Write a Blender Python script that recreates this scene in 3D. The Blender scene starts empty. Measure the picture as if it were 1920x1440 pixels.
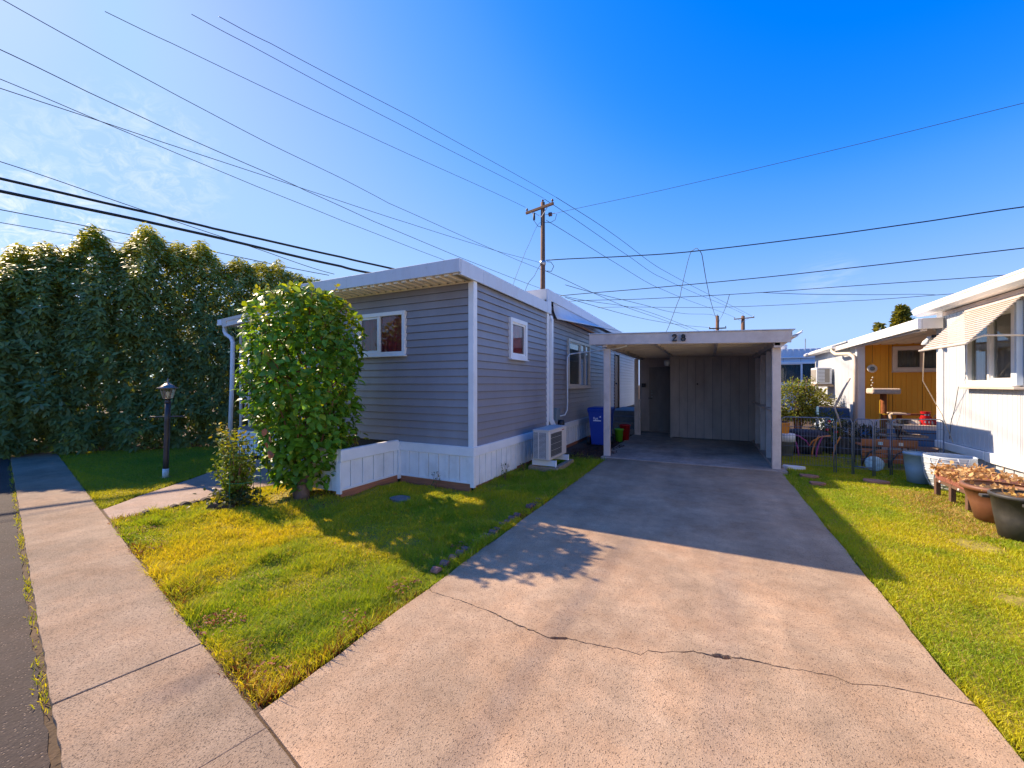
import bpy, math, random
import numpy as np
from mathutils import Vector, Matrix

random.seed(7)
RNG = np.random.default_rng(11)
scn = bpy.context.scene
COL = scn.collection
PI = math.pi
R = math.radians

# ------------------------------------------------------------------ camera
cam = bpy.data.cameras.new("camera")
cam.sensor_width = 36.0
cam.lens = 36.0 * 750.0 / 1920.0
cam.clip_start = 0.05
cam.clip_end = 2000.0
camo = bpy.data.objects.new("camera", cam)
camo.location = (0, 0, 1.5)
camo.rotation_euler = (R(90), 0, R(26.26))
COL.objects.link(camo)
scn.camera = camo

# ------------------------------------------------------------------ light
TO_SUN = Vector((-4.29, 0.40, 3.156)).normalized()
SUN_EL = math.asin(TO_SUN.z)
SUN_AZ = math.atan2(TO_SUN.x, TO_SUN.y)          # clockwise from +Y
world = bpy.data.worlds.new("World")
scn.world = world
world.use_nodes = True
wn, wl = world.node_tree.nodes, world.node_tree.links
wn.clear()
w_out = wn.new("ShaderNodeOutputWorld")
w_bg = wn.new("ShaderNodeBackground")
w_bg.inputs["Strength"].default_value = 0.143
sky = wn.new("ShaderNodeTexSky")
sky.sky_type = "NISHITA"
sky.sun_disc = False
sky.sun_elevation = SUN_EL
sky.sun_rotation = SUN_AZ
sky.altitude = 100
sky.air_density = 1.0
sky.dust_density = 0.3
sky.ozone_density = 4.0
# photographic tone response for the sky's wide range, the same for every direction
s_in = wn.new("ShaderNodeVectorMath")
s_in.operation = "SCALE"
s_in.inputs["Scale"].default_value = 0.1
wl.new(sky.outputs[0], s_in.inputs[0])
crv = wn.new("ShaderNodeRGBCurve")
for ci, pts in enumerate((((0.09, 0.004), (0.117, 0.026), (0.206, 0.088), (0.29, 0.112), (0.384, 0.118), (0.45, 0.132), (1, 0.24)),
                          ((0.166, 0.069), (0.208, 0.098), (0.332, 0.150), (0.44, 0.176), (0.522, 0.180), (1, 0.29)),
                          ((0.15, 0.16), (0.317, 0.283), (0.40, 0.293), (0.57, 0.298), (0.80, 0.300), (1, 0.33)))):
    c_ = crv.mapping.curves[ci]
    c_.points[0].location = (0, 0)
    c_.points[1].location = pts[-1]
    for p_ in pts[:-1]:
        c_.points.new(*p_)
crv.mapping.update()
wl.new(s_in.outputs[0], crv.inputs["Color"])
hsv = wn.new("ShaderNodeVectorMath")
hsv.operation = "SCALE"
hsv.inputs["Scale"].default_value = 10.0
wl.new(crv.outputs[0], hsv.inputs[0])
# thin cirrus wisps: combed noise gathered into a few drifting patches
geo = wn.new("ShaderNodeTexCoord")
mp = wn.new("ShaderNodeMapping")
mp.inputs["Rotation"].default_value = (0.15, 0.45, 0.95)
mp.inputs["Scale"].default_value = (2.6, 16.0, 22.0)
wl.new(geo.outputs["Generated"], mp.inputs["Vector"])
nz = wn.new("ShaderNodeTexNoise")
nz.inputs["Scale"].default_value = 2.2
nz.inputs["Detail"].default_value = 10
nz.inputs["Roughness"].default_value = 0.70
nz.inputs["Distortion"].default_value = 0.8
wl.new(mp.outputs[0], nz.inputs["Vector"])
cr = wn.new("ShaderNodeValToRGB")
cr.color_ramp.elements[0].position = 0.44
cr.color_ramp.elements[1].position = 0.80
wl.new(nz.outputs["Fac"], cr.inputs["Fac"])
tot = None
for (dx, dy, dz, c0, c1, amt) in ((-0.8654, 0.3344, 0.3732, 0.990, 0.9996, 0.42), (-0.9163, 0.2315, 0.3269, 0.990, 0.9996, 0.30),
                                  (-0.9494, 0.2287, 0.2151, 0.986, 0.9990, 1.0), (0.2042, 0.9587, 0.198, 0.9982, 0.9999, 0.25)):
    dt = wn.new("ShaderNodeVectorMath")
    dt.operation = "DOT_PRODUCT"
    v_ = Vector((dx, dy, dz)).normalized()
    dt.inputs[1].default_value = v_
    wl.new(geo.outputs["Generated"], dt.inputs[0])
    rm = wn.new("ShaderNodeMapRange")
    rm.interpolation_type = "SMOOTHSTEP"
    rm.inputs[1].default_value, rm.inputs[2].default_value = c0, c1
    rm.inputs[3].default_value, rm.inputs[4].default_value = 0, amt
    wl.new(dt.outputs["Value"], rm.inputs[0])
    if tot is None:
        tot = rm.outputs[0]
    else:
        ad = wn.new("ShaderNodeMath")
        ad.operation = "MAXIMUM"
        wl.new(tot, ad.inputs[0])
        wl.new(rm.outputs[0], ad.inputs[1])
        tot = ad.outputs[0]
mulb = wn.new("ShaderNodeMath")
mulb.operation = "MULTIPLY"
wl.new(cr.outputs[0], mulb.inputs[0])
wl.new(tot, mulb.inputs[1])
mixc = wn.new("ShaderNodeMixRGB")
mixc.inputs["Color2"].default_value = (3.0, 3.05, 3.2, 1)
wl.new(mulb.outputs[0], mixc.inputs["Fac"])
wl.new(hsv.outputs[0], mixc.inputs["Color1"])
wl.new(mixc.outputs[0], w_bg.inputs["Color"])
wl.new(w_bg.outputs[0], w_out.inputs["Surface"])

sun = bpy.data.lights.new("sun", "SUN")
sun.energy = 3.4
sun.angle = R(0.5)
sun.color = (1.0, 0.80, 0.58)
suno = bpy.data.objects.new("sun", sun)
suno.rotation_euler = (-TO_SUN).to_track_quat("-Z", "Y").to_euler()
suno.location = (-20, 2, 25)
COL.objects.link(suno)

scn.view_settings.view_transform = "Standard"
scn.view_settings.look = "None"
scn.view_settings.gamma = 1.0
scn.view_settings.use_curve_mapping = False
scn.view_settings.exposure = 1.47
scn.cycles.max_bounces = 8
scn.cycles.transparent_max_bounces = 16

# ------------------------------------------------------------------ materials
MATS = {}


def M(name, rgb, rough=0.6, var=0.12, scale=6.0, bump=0.0, bscale=80.0, metal=0.0, piece=0.06,
      stain=None, stain_amt=0.0, stain_scale=1.5, spec=0.5, coat=0.0, stretch=None):
    """plain surface: base colour with soft tone variation, a stain colour in patches, fine relief."""
    m = bpy.data.materials.new(name)
    m.use_nodes = True
    n, l = m.node_tree.nodes, m.node_tree.links
    b = n["Principled BSDF"]
    b.inputs["Roughness"].default_value = rough
    b.inputs["Metallic"].default_value = metal
    b.inputs["Specular IOR Level"].default_value = spec
    b.inputs["Coat Weight"].default_value = coat
    g = n.new("ShaderNodeNewGeometry")
    vec = g.outputs["Position"]
    if stretch:
        mm = n.new("ShaderNodeMapping")
        mm.inputs["Scale"].default_value = stretch
        l.new(vec, mm.inputs["Vector"])
        vec = mm.outputs[0]
    t = n.new("ShaderNodeTexNoise")
    t.inputs["Scale"].default_value = scale
    t.inputs["Detail"].default_value = 6
    t.inputs["Roughness"].default_value = 0.62
    l.new(vec, t.inputs["Vector"])
    mr = n.new("ShaderNodeMapRange")
    mr.inputs[1].default_value = 0.3
    mr.inputs[2].default_value = 0.7
    mr.inputs[3].default_value = 1 - var
    mr.inputs[4].default_value = 1 + var
    l.new(t.outputs["Fac"], mr.inputs[0])
    oi = n.new("ShaderNodeObjectInfo")
    mr2 = n.new("ShaderNodeMapRange")
    mr2.inputs[3].default_value = 1 - piece
    mr2.inputs[4].default_value = 1 + piece
    l.new(oi.outputs["Random"], mr2.inputs[0])
    mu = n.new("ShaderNodeMath")
    mu.operation = "MULTIPLY"
    l.new(mr.outputs[0], mu.inputs[0])
    l.new(mr2.outputs[0], mu.inputs[1])
    vm = n.new("ShaderNodeVectorMath")
    vm.operation = "SCALE"
    vm.inputs[0].default_value = rgb
    l.new(mu.outputs[0], vm.inputs["Scale"])
    colout = vm.outputs[0]
    if stain:
        t2 = n.new("ShaderNodeTexNoise")
        t2.inputs["Scale"].default_value = stain_scale
        t2.inputs["Detail"].default_value = 8
        t2.inputs["Roughness"].default_value = 0.7
        l.new(vec, t2.inputs["Vector"])
        r2 = n.new("ShaderNodeMapRange")
        r2.inputs[1].default_value = 0.48
        r2.inputs[2].default_value = 0.72
        r2.inputs[4].default_value = stain_amt
        l.new(t2.outputs["Fac"], r2.inputs[0])
        mx = n.new("ShaderNodeMixRGB")
        mx.inputs["Color2"].default_value = (*stain, 1)
        l.new(r2.outputs[0], mx.inputs["Fac"])
        l.new(colout, mx.inputs["Color1"])
        colout = mx.outputs[0]
    l.new(colout, b.inputs["Base Color"])
    if bump:
        tb = n.new("ShaderNodeTexNoise")
        tb.inputs["Scale"].default_value = bscale
        tb.inputs["Detail"].default_value = 4
        l.new(vec, tb.inputs["Vector"])
        bp = n.new("ShaderNodeBump")
        bp.inputs["Strength"].default_value = bump
        bp.inputs["Distance"].default_value = 0.01
        l.new(tb.outputs["Fac"], bp.inputs["Height"])
        l.new(bp.outputs[0], b.inputs["Normal"])
    MATS[name] = m
    return m


def M_concrete(name, rgb, dark, speck=0.5, sscale=95.0, stains=0.35, seed=0.0, bump=0.5, spot=0.42):
    """worn concrete or asphalt: exposed aggregate specks, blotches, relief."""
    m = bpy.data.materials.new(name)
    m.use_nodes = True
    n, l = m.node_tree.nodes, m.node_tree.links
    b = n["Principled BSDF"]
    b.inputs["Roughness"].default_value = 0.9
    b.inputs["Specular IOR Level"].default_value = 0.25
    g = n.new("ShaderNodeNewGeometry")
    mp_ = n.new("ShaderNodeMapping")
    mp_.inputs["Location"].default_value = (seed, seed * 1.7, 0)
    l.new(g.outputs["Position"], mp_.inputs["Vector"])
    v = mp_.outputs[0]

    def noise(scale, detail=4, rough=0.6):
        t = n.new("ShaderNodeTexNoise")
        t.inputs["Scale"].default_value = scale
        t.inputs["Detail"].default_value = detail
        t.inputs["Roughness"].default_value = rough
        l.new(v, t.inputs["Vector"])
        return t.outputs["Fac"]

    def rng(src, a, bb, c, d):
        r = n.new("ShaderNodeMapRange")
        r.inputs[1].default_value, r.inputs[2].default_value = a, bb
        r.inputs[3].default_value, r.inputs[4].default_value = c, d
        l.new(src, r.inputs[0])
        return r.outputs[0]

    big = rng(noise(0.9, 7, 0.68), 0.32, 0.7, 1 - stains, 1 + stains * 0.55)
    mid = rng(noise(6, 7, 0.75), 0.3, 0.7, 0.80, 1.16)
    fine = rng(noise(sscale * 1.3, 2), 0.3, 0.7, 0.84, 1.16)
    mu = n.new("ShaderNodeMath"); mu.operation = "MULTIPLY"
    l.new(big, mu.inputs[0]); l.new(mid, mu.inputs[1])
    mu2 = n.new("ShaderNodeMath"); mu2.operation = "MULTIPLY"
    l.new(mu.outputs[0], mu2.inputs[0]); l.new(fine, mu2.inputs[1])
    if name in ("drive", "carport_floor"):
        mpl = n.new("ShaderNodeMapping")
        mpl.inputs["Scale"].default_value = (2.4, 0.22, 1.0)
        l.new(g.outputs["Position"], mpl.inputs["Vector"])
        tl_ = n.new("ShaderNodeTexNoise")
        tl_.inputs["Scale"].default_value = 1.3
        tl_.inputs["Detail"].default_value = 6
        l.new(mpl.outputs[0], tl_.inputs["Vector"])
        mu4 = n.new("ShaderNodeMath"); mu4.operation = "MULTIPLY"
        l.new(mu2.outputs[0], mu4.inputs[0])
        l.new(rng(tl_.outputs["Fac"], 0.35, 0.65, 0.86, 1.04), mu4.inputs[1])
        mu2 = mu4
    vm = n.new("ShaderNodeVectorMath"); vm.operation = "SCALE"
    vm.inputs[0].default_value = rgb
    l.new(mu2.outputs[0], vm.inputs["Scale"])
    hue = n.new("ShaderNodeMixRGB"); hue.blend_type = "MULTIPLY"
    hue.inputs["Color2"].default_value = (1.04, 0.93, 0.84, 1)
    l.new(rng(noise(1.7, 6, 0.7), 0.42, 0.68, 0.0, 1.0), hue.inputs["Fac"])
    l.new(vm.outputs[0], hue.inputs["Color1"])
    vo = n.new("ShaderNodeTexVoronoi")
    vo.inputs["Scale"].default_value = sscale
    l.new(v, vo.inputs["Vector"])
    sp = rng(vo.outputs["Distance"], spot - 0.22, spot, 1.0, 0.0)
    gate = rng(noise(sscale * 0.45, 2), 0.42, 0.58, 0.0, speck)
    mu3 = n.new("ShaderNodeMath"); mu3.operation = "MULTIPLY"
    l.new(sp, mu3.inputs[0]); l.new(gate, mu3.inputs[1])
    mx = n.new("ShaderNodeMixRGB")
    mx.inputs["Color2"].default_value = (*dark, 1)
    l.new(mu3.outputs[0], mx.inputs["Fac"])
    l.new(hue.outputs[0], mx.inputs["Color1"])
    l.new(mx.outputs[0], b.inputs["Base Color"])
    bp = n.new("ShaderNodeBump")
    bp.inputs["Strength"].default_value = bump
    bp.inputs["Distance"].default_value = 0.006
    ad = n.new("ShaderNodeMath"); ad.operation = "SUBTRACT"
    l.new(noise(sscale * 0.9, 3), ad.inputs[0]); l.new(mu3.outputs[0], ad.inputs[1])
    l.new(ad.outputs[0], bp.inputs["Height"])
    l.new(bp.outputs[0], b.inputs["Normal"])
    MATS[name] = m
    return m


def M_leaf(name, rgb=None, rough=0.42, trans=0.35, tint=(1.0, 1.0, 1.0), rnd=0.35, spec=0.5):
    """foliage: colour from the mesh attribute 'col' (or rgb varied per object), light passes through."""
    m = bpy.data.materials.new(name)
    m.use_nodes = True
    n, l = m.node_tree.nodes, m.node_tree.links
    b = n["Principled BSDF"]
    out = n["Material Output"]
    b.inputs["Roughness"].default_value = rough
    b.inputs["Specular IOR Level"].default_value = spec
    if rgb is None:
        a = n.new("ShaderNodeAttribute")
        a.attribute_name = "col"
        c = a.outputs["Color"]
    else:
        oi = n.new("ShaderNodeObjectInfo")
        mr = n.new("ShaderNodeMapRange")
        mr.inputs[3].default_value = 1 - rnd
        mr.inputs[4].default_value = 1 + rnd
        l.new(oi.outputs["Random"], mr.inputs[0])
        vm = n.new("ShaderNodeVectorMath"); vm.operation = "SCALE"
        vm.inputs[0].default_value = rgb
        l.new(mr.outputs[0], vm.inputs["Scale"])
        c = vm.outputs[0]
    l.new(c, b.inputs["Base Color"])
    tr = n.new("ShaderNodeBsdfTranslucent")
    tv = n.new("ShaderNodeVectorMath"); tv.operation = "MULTIPLY"
    tv.inputs[1].default_value = tint
    l.new(c, tv.inputs[0])
    l.new(tv.outputs[0], tr.inputs["Color"])
    mx = n.new("ShaderNodeMixShader")
    mx.inputs[0].default_value = trans
    l.new(b.outputs[0], mx.inputs[1])
    l.new(tr.outputs[0], mx.inputs[2])
    l.new(mx.outputs[0], out.inputs["Surface"])
    MATS[name] = m
    return m


def M_glass(name, tint=(0.75, 0.8, 0.8)):
    m = bpy.data.materials.new(name)
    m.use_nodes = True
    n, l = m.node_tree.nodes, m.node_tree.links
    n.remove(n["Principled BSDF"])
    gl = n.new("ShaderNodeBsdfGlossy")
    gl.inputs["Roughness"].default_value = 0.02
    tr = n.new("ShaderNodeBsdfTransparent")
    tr.inputs["Color"].default_value = (*tint, 1)
    lw = n.new("ShaderNodeLayerWeight")
    lw.inputs["Blend"].default_value = 0.5
    pw = n.new("ShaderNodeMath"); pw.operation = "POWER"
    pw.inputs[1].default_value = 3.5
    l.new(lw.outputs["Facing"], pw.inputs[0])
    fr = n.new("ShaderNodeMapRange")
    fr.inputs[3].default_value = 0.045
    fr.inputs[4].default_value = 0.9
    l.new(pw.outputs[0], fr.inputs[0])
    mx = n.new("ShaderNodeMixShader")
    l.new(fr.outputs[0], mx.inputs[0])
    l.new(tr.outputs[0], mx.inputs[1])
    l.new(gl.outputs[0], mx.inputs[2])
    l.new(mx.outputs[0], n["Material Output"].inputs["Surface"])
    MATS[name] = m
    return m


M_concrete("drive", (0.46, 0.33, 0.215), (0.11, 0.07, 0.045), 0.9, 128, 0.34, 0, 0.55, 0.42)
M_concrete("sidewalk", (0.34, 0.25, 0.17), (0.08, 0.055, 0.04), 0.9, 138, 0.34, 5, 0.6, 0.44)
M_concrete("path", (0.38, 0.285, 0.22), (0.10, 0.08, 0.07), 0.5, 90, 0.22, 9, 0.4)
M_concrete("carport_floor", (0.50, 0.42, 0.35), (0.06, 0.05, 0.045), 0.35, 110, 0.45, 3, 0.3)
M_concrete("asphalt", (0.062, 0.048, 0.040), (0.26, 0.20, 0.15), 0.8, 60, 0.25, 2, 1.0, 0.36)
M_concrete("soil", (0.11, 0.075, 0.045), (0.03, 0.02, 0.015), 0.6, 40, 0.4, 1, 1.0)
M_concrete("stone", (0.27, 0.22, 0.20), (0.1, 0.08, 0.07), 0.5, 60, 0.3, 4, 0.6)
M_concrete("redstone", (0.36, 0.19, 0.13), (0.14, 0.08, 0.06), 0.5, 70, 0.3, 6, 0.6)
M_concrete("edging", (0.26, 0.15, 0.13), (0.10, 0.06, 0.06), 0.7, 60, 0.3, 8, 0.8)
M_concrete("darkstone", (0.12, 0.09, 0.075), (0.05, 0.04, 0.03), 0.5, 60, 0.4, 12, 0.8)
M("vinyl", (0.285, 0.268, 0.282), 0.40, 0.09, 2.2, 0.12, 60, piece=0.05, stain=(0.23, 0.205, 0.20), stain_amt=0.4, stain_scale=2.0, stretch=(1, 1, .35))
M("turf", (0.30, 0.24, 0.035), 0.9, 0.45, 9, 0.8, 120, stain=(0.13, 0.09, 0.04), stain_amt=0.6, stain_scale=3)
M("trim_white", (0.87, 0.86, 0.84), 0.45, 0.05, 4, piece=0.03, stain=(0.52, 0.50, 0.46), stain_amt=0.22)
M("skirt_white", (0.88, 0.87, 0.85), 0.45, 0.05, 5, piece=0.03, stain=(0.50, 0.44, 0.36), stain_amt=0.35, stain_scale=2.2)
M("roof_white", (0.66, 0.68, 0.72), 0.4, 0.08, 3, piece=0.04, stain=(0.34, 0.30, 0.27), stain_amt=0.35, stain_scale=3, stretch=(1, 1, 0.3))
M("soffit", (0.88, 0.76, 0.58), 0.55, 0.06, 4, piece=0.05)
M("cream", (0.78, 0.70, 0.60), 0.5, 0.08, 4, stain=(0.5, 0.36, 0.26), stain_amt=0.3)
M("base_wood", (0.40, 0.15, 0.075), 0.8, 0.25, 10, 0.4, 50, stretch=(0.4, 0.4, 6))
M("interior", (0.05, 0.045, 0.04), 0.9)
M("curtain_red", (0.62, 0.06, 0.065), 0.9, 0.1, 10)
M("curtain_pale", (0.32, 0.26, 0.21), 0.9, 0.12, 10)
M("curtain_green", (0.08, 0.14, 0.15), 0.9, 0.12, 10)
M_glass("glass")
M_glass("glass_lamp", (0.9, 0.88, 0.8))
M("carport_white", (0.68, 0.56, 0.48), 0.65, 0.10, 4, 0.2, 60, stain=(0.38, 0.26, 0.2), stain_amt=0.5, stain_scale=2.5)
M("carport_board", (0.47, 0.385, 0.33), 0.75, 0.14, 5, 0.3, 60, stain=(0.36, 0.26, 0.20), stain_amt=0.6, stretch=(1, 1, 0.35), piece=0.07)
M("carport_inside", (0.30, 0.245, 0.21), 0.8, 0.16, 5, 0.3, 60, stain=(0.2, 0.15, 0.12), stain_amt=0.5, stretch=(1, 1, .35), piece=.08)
M("carport_ceiling", (0.88, 0.74, 0.58), 0.65, 0.08, 3, stain=(0.36, 0.22, 0.14), stain_amt=0.4)
M("door_dark", (0.26, 0.21, 0.175), 0.6, 0.15, 5, stretch=(1, 1, 0.3))
M("door_brown", (0.26, 0.135, 0.06), 0.55, 0.15, 5, stretch=(1, 1, 0.3))
M("black", (0.012, 0.012, 0.014), 0.45, 0.1)
M("steel", (0.42, 0.42, 0.42), 0.4, 0.1, metal=0.9)
M("greybox", (0.20, 0.25, 0.27), 0.5, 0.1)
M("wire_black", (0.012, 0.012, 0.014), 0.6, 0.05)
M("wire_grey", (0.05, 0.055, 0.06), 0.6, 0.05)
M("pole_wood", (0.17, 0.085, 0.045), 0.85, 0.35, 4, 0.5, 30, stretch=(8, 8, 0.7))
M("insulator", (0.10, 0.04, 0.03), 0.3, 0.1)
M("ac_cream", (0.66, 0.59, 0.52), 0.5, 0.06, 6, stain=(0.48, 0.38, 0.30), stain_amt=0.3)
M("ac_dark", (0.035, 0.035, 0.035), 0.6, 0.1)
M("ac_mesh", (0.30, 0.27, 0.23), 0.7, 0.1)
M("ac_red", (0.40, 0.08, 0.05), 0.6)
M("old_wood", (0.33, 0.245, 0.16), 0.85, 0.25, 8, 0.5, 40, stain=(0.16, 0.12, 0.08), stain_amt=0.6, stretch=(6, 1, 6))
M("grey_wood", (0.19, 0.185, 0.18), 0.8, 0.18, 8, 0.4, 40)
M("bin_blue", (0.012, 0.05, 0.36), 0.45, 0.06)
M("lettering", (0.75, 0.82, 0.9), 0.5, 0.02)
M("bucket_green", (0.13, 0.42, 0.02), 0.4, 0.06)
M("bucket_red", (0.50, 0.012, 0.015), 0.35, 0.06)
M("lamp_metal", (0.075, 0.06, 0.055), 0.4, 0.25, 7, metal=0.3)
M("lamp_roof", (0.30, 0.24, 0.20), 0.4, 0.2, metal=0.6)
M("paint_pale", (0.66, 0.68, 0.66), 0.6, 0.3, 18, 0.4, 60)
M("bulb", (0.8, 0.75, 0.6), 0.3)
M("wire_green", (0.02, 0.22, 0.08), 0.5)
M("bark", (0.20, 0.115, 0.075), 0.85, 0.3, 12, 0.6, 40)
M("bark_dark", (0.06, 0.045, 0.035), 0.9, 0.3, 12, 0.6, 40)
M("stem", (0.24, 0.11, 0.06), 0.7, 0.2)
M("ochre", (0.84, 0.37, 0.02), 0.55, 0.06, 4, piece=0.04, stain=(0.62, 0.27, 0.02), stain_amt=0.35, stretch=(1, 1, 0.2))
M("wall_pale", (0.56, 0.585, 0.62), 0.5, 0.05, 4, piece=0.03, stain=(0.47, 0.43, 0.40), stain_amt=0.22, stretch=(1, 1, 0.3))
M("wall_bluewhite", (0.55, 0.64, 0.74), 0.5, 0.05, 4, piece=0.03)
M("planter_shade_blue", (0.05, 0.12, 0.24), 0.6, 0.12)  # darkened blue: the box's shade is put into its colour
M("paint_blue", (0.05, 0.20, 0.50), 0.55, 0.08)
M("awning", (0.60, 0.53, 0.46), 0.55, 0.07, 8, piece=0.05, stain=(0.5, 0.40, 0.32), stain_amt=0.35)
M("frame_cream", (0.72, 0.60, 0.48), 0.5, 0.06)
M("fence_metal", (0.13, 0.165, 0.23), 0.4, 0.1, metal=0.3)
M("pot_blue", (0.27, 0.43, 0.60), 0.6, 0.08, 8, stain=(0.40, 0.46, 0.52), stain_amt=0.4)
M("tub_grey", (0.45, 0.52, 0.60), 0.6, 0.08, 8)
M("string_white", (0.72, 0.76, 0.80), 0.6)
M("pot_brown", (0.19, 0.075, 0.04), 0.55, 0.12, 7, stain=(0.30, 0.17, 0.10), stain_amt=0.45)
M("pot_black", (0.04, 0.04, 0.042), 0.55, 0.25, 9, stain=(0.12, 0.11, 0.10), stain_amt=0.6, stain_scale=4)
M("wicker", (0.27, 0.10, 0.07), 0.7, 0.15, 8)
M("leg_wood", (0.13, 0.07, 0.045), 0.75, 0.2, 10, 0.3)
M("carpet", (0.62, 0.49, 0.38), 0.95, 0.15, 40, 0.8, 120)
M("cat_post", (0.26, 0.085, 0.025), 0.95, 0.3, 20, 0.8, 90, stretch=(1, 1, 4))
M("bench_wood", (0.36, 0.12, 0.035), 0.6, 0.2, 8, stretch=(1, 6, 6))
M("iron", (0.03, 0.03, 0.032), 0.5, 0.1)
M("red_tin", (0.52, 0.012, 0.015), 0.3, 0.05)
M("dark_plate", (0.05, 0.06, 0.07), 0.4)
M("dish", (0.72, 0.66, 0.55), 0.4)
M("tabletop", (0.72, 0.64, 0.52), 0.5, 0.08)
M("orange", (0.75, 0.27, 0.01), 0.5, 0.05)
M("yellow", (0.75, 0.45, 0.02), 0.5, 0.05)
M("plastic_white", (0.7, 0.72, 0.74), 0.5, 0.06)
M("plastic_grey", (0.20, 0.21, 0.19), 0.6, 0.1)
M("black_cloth", (0.02, 0.018, 0.028), 0.8, 0.2)
M("arc_magenta", (0.35, 0.04, 0.22), 0.5)
M("arc_orange", (0.65, 0.22, 0.03), 0.5)
M("disc_blue", (0.34, 0.55, 0.62), 0.45, 0.2, 12, stain=(0.20, 0.16, 0.10), stain_amt=0.7, stain_scale=9)
M("rope", (0.55, 0.44, 0.33), 0.9)
M("mulch", (0.10, 0.055, 0.04), 0.95, 0.3, 20, 0.8, 60)
M("metal_sheet", (0.62, 0.62, 0.63), 0.42, 0.12, 3, stain=(0.18, 0.17, 0.17), stain_amt=0.4, stretch=(1, 1, 0.3))
M("rafter_brown", (0.34, 0.15, 0.06), 0.7, 0.2)
M_leaf("grass", None, 0.55, 0.45, (1.25, 1.05, 0.5), spec=0.3)
M_leaf("leaf_hedge", None, 0.48, 0.38, (1.9, 1.55, 0.30), spec=0.32)
M_leaf("leaf_hedge_one", (0.185, 0.24, 0.078), 0.46, 0.22, (1.6, 1.35, 0.35))
M_leaf("leaf_camellia", None, 0.44, 0.34, (1.5, 1.3, 0.3), spec=0.38)
M_leaf("leaf_camellia_one", (0.16, 0.33, 0.026), 0.34, 0.34, (1.5, 1.3, 0.3))
M_leaf("leaf_misc", None, 0.5, 0.35, (1.4, 1.2, 0.4))
M_leaf("leaf_dry", None, 0.75, 0.25, (1.2, 0.9, 0.6), spec=0.2)

# ------------------------------------------------------------------ mesh helpers
ORG = {}


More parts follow.
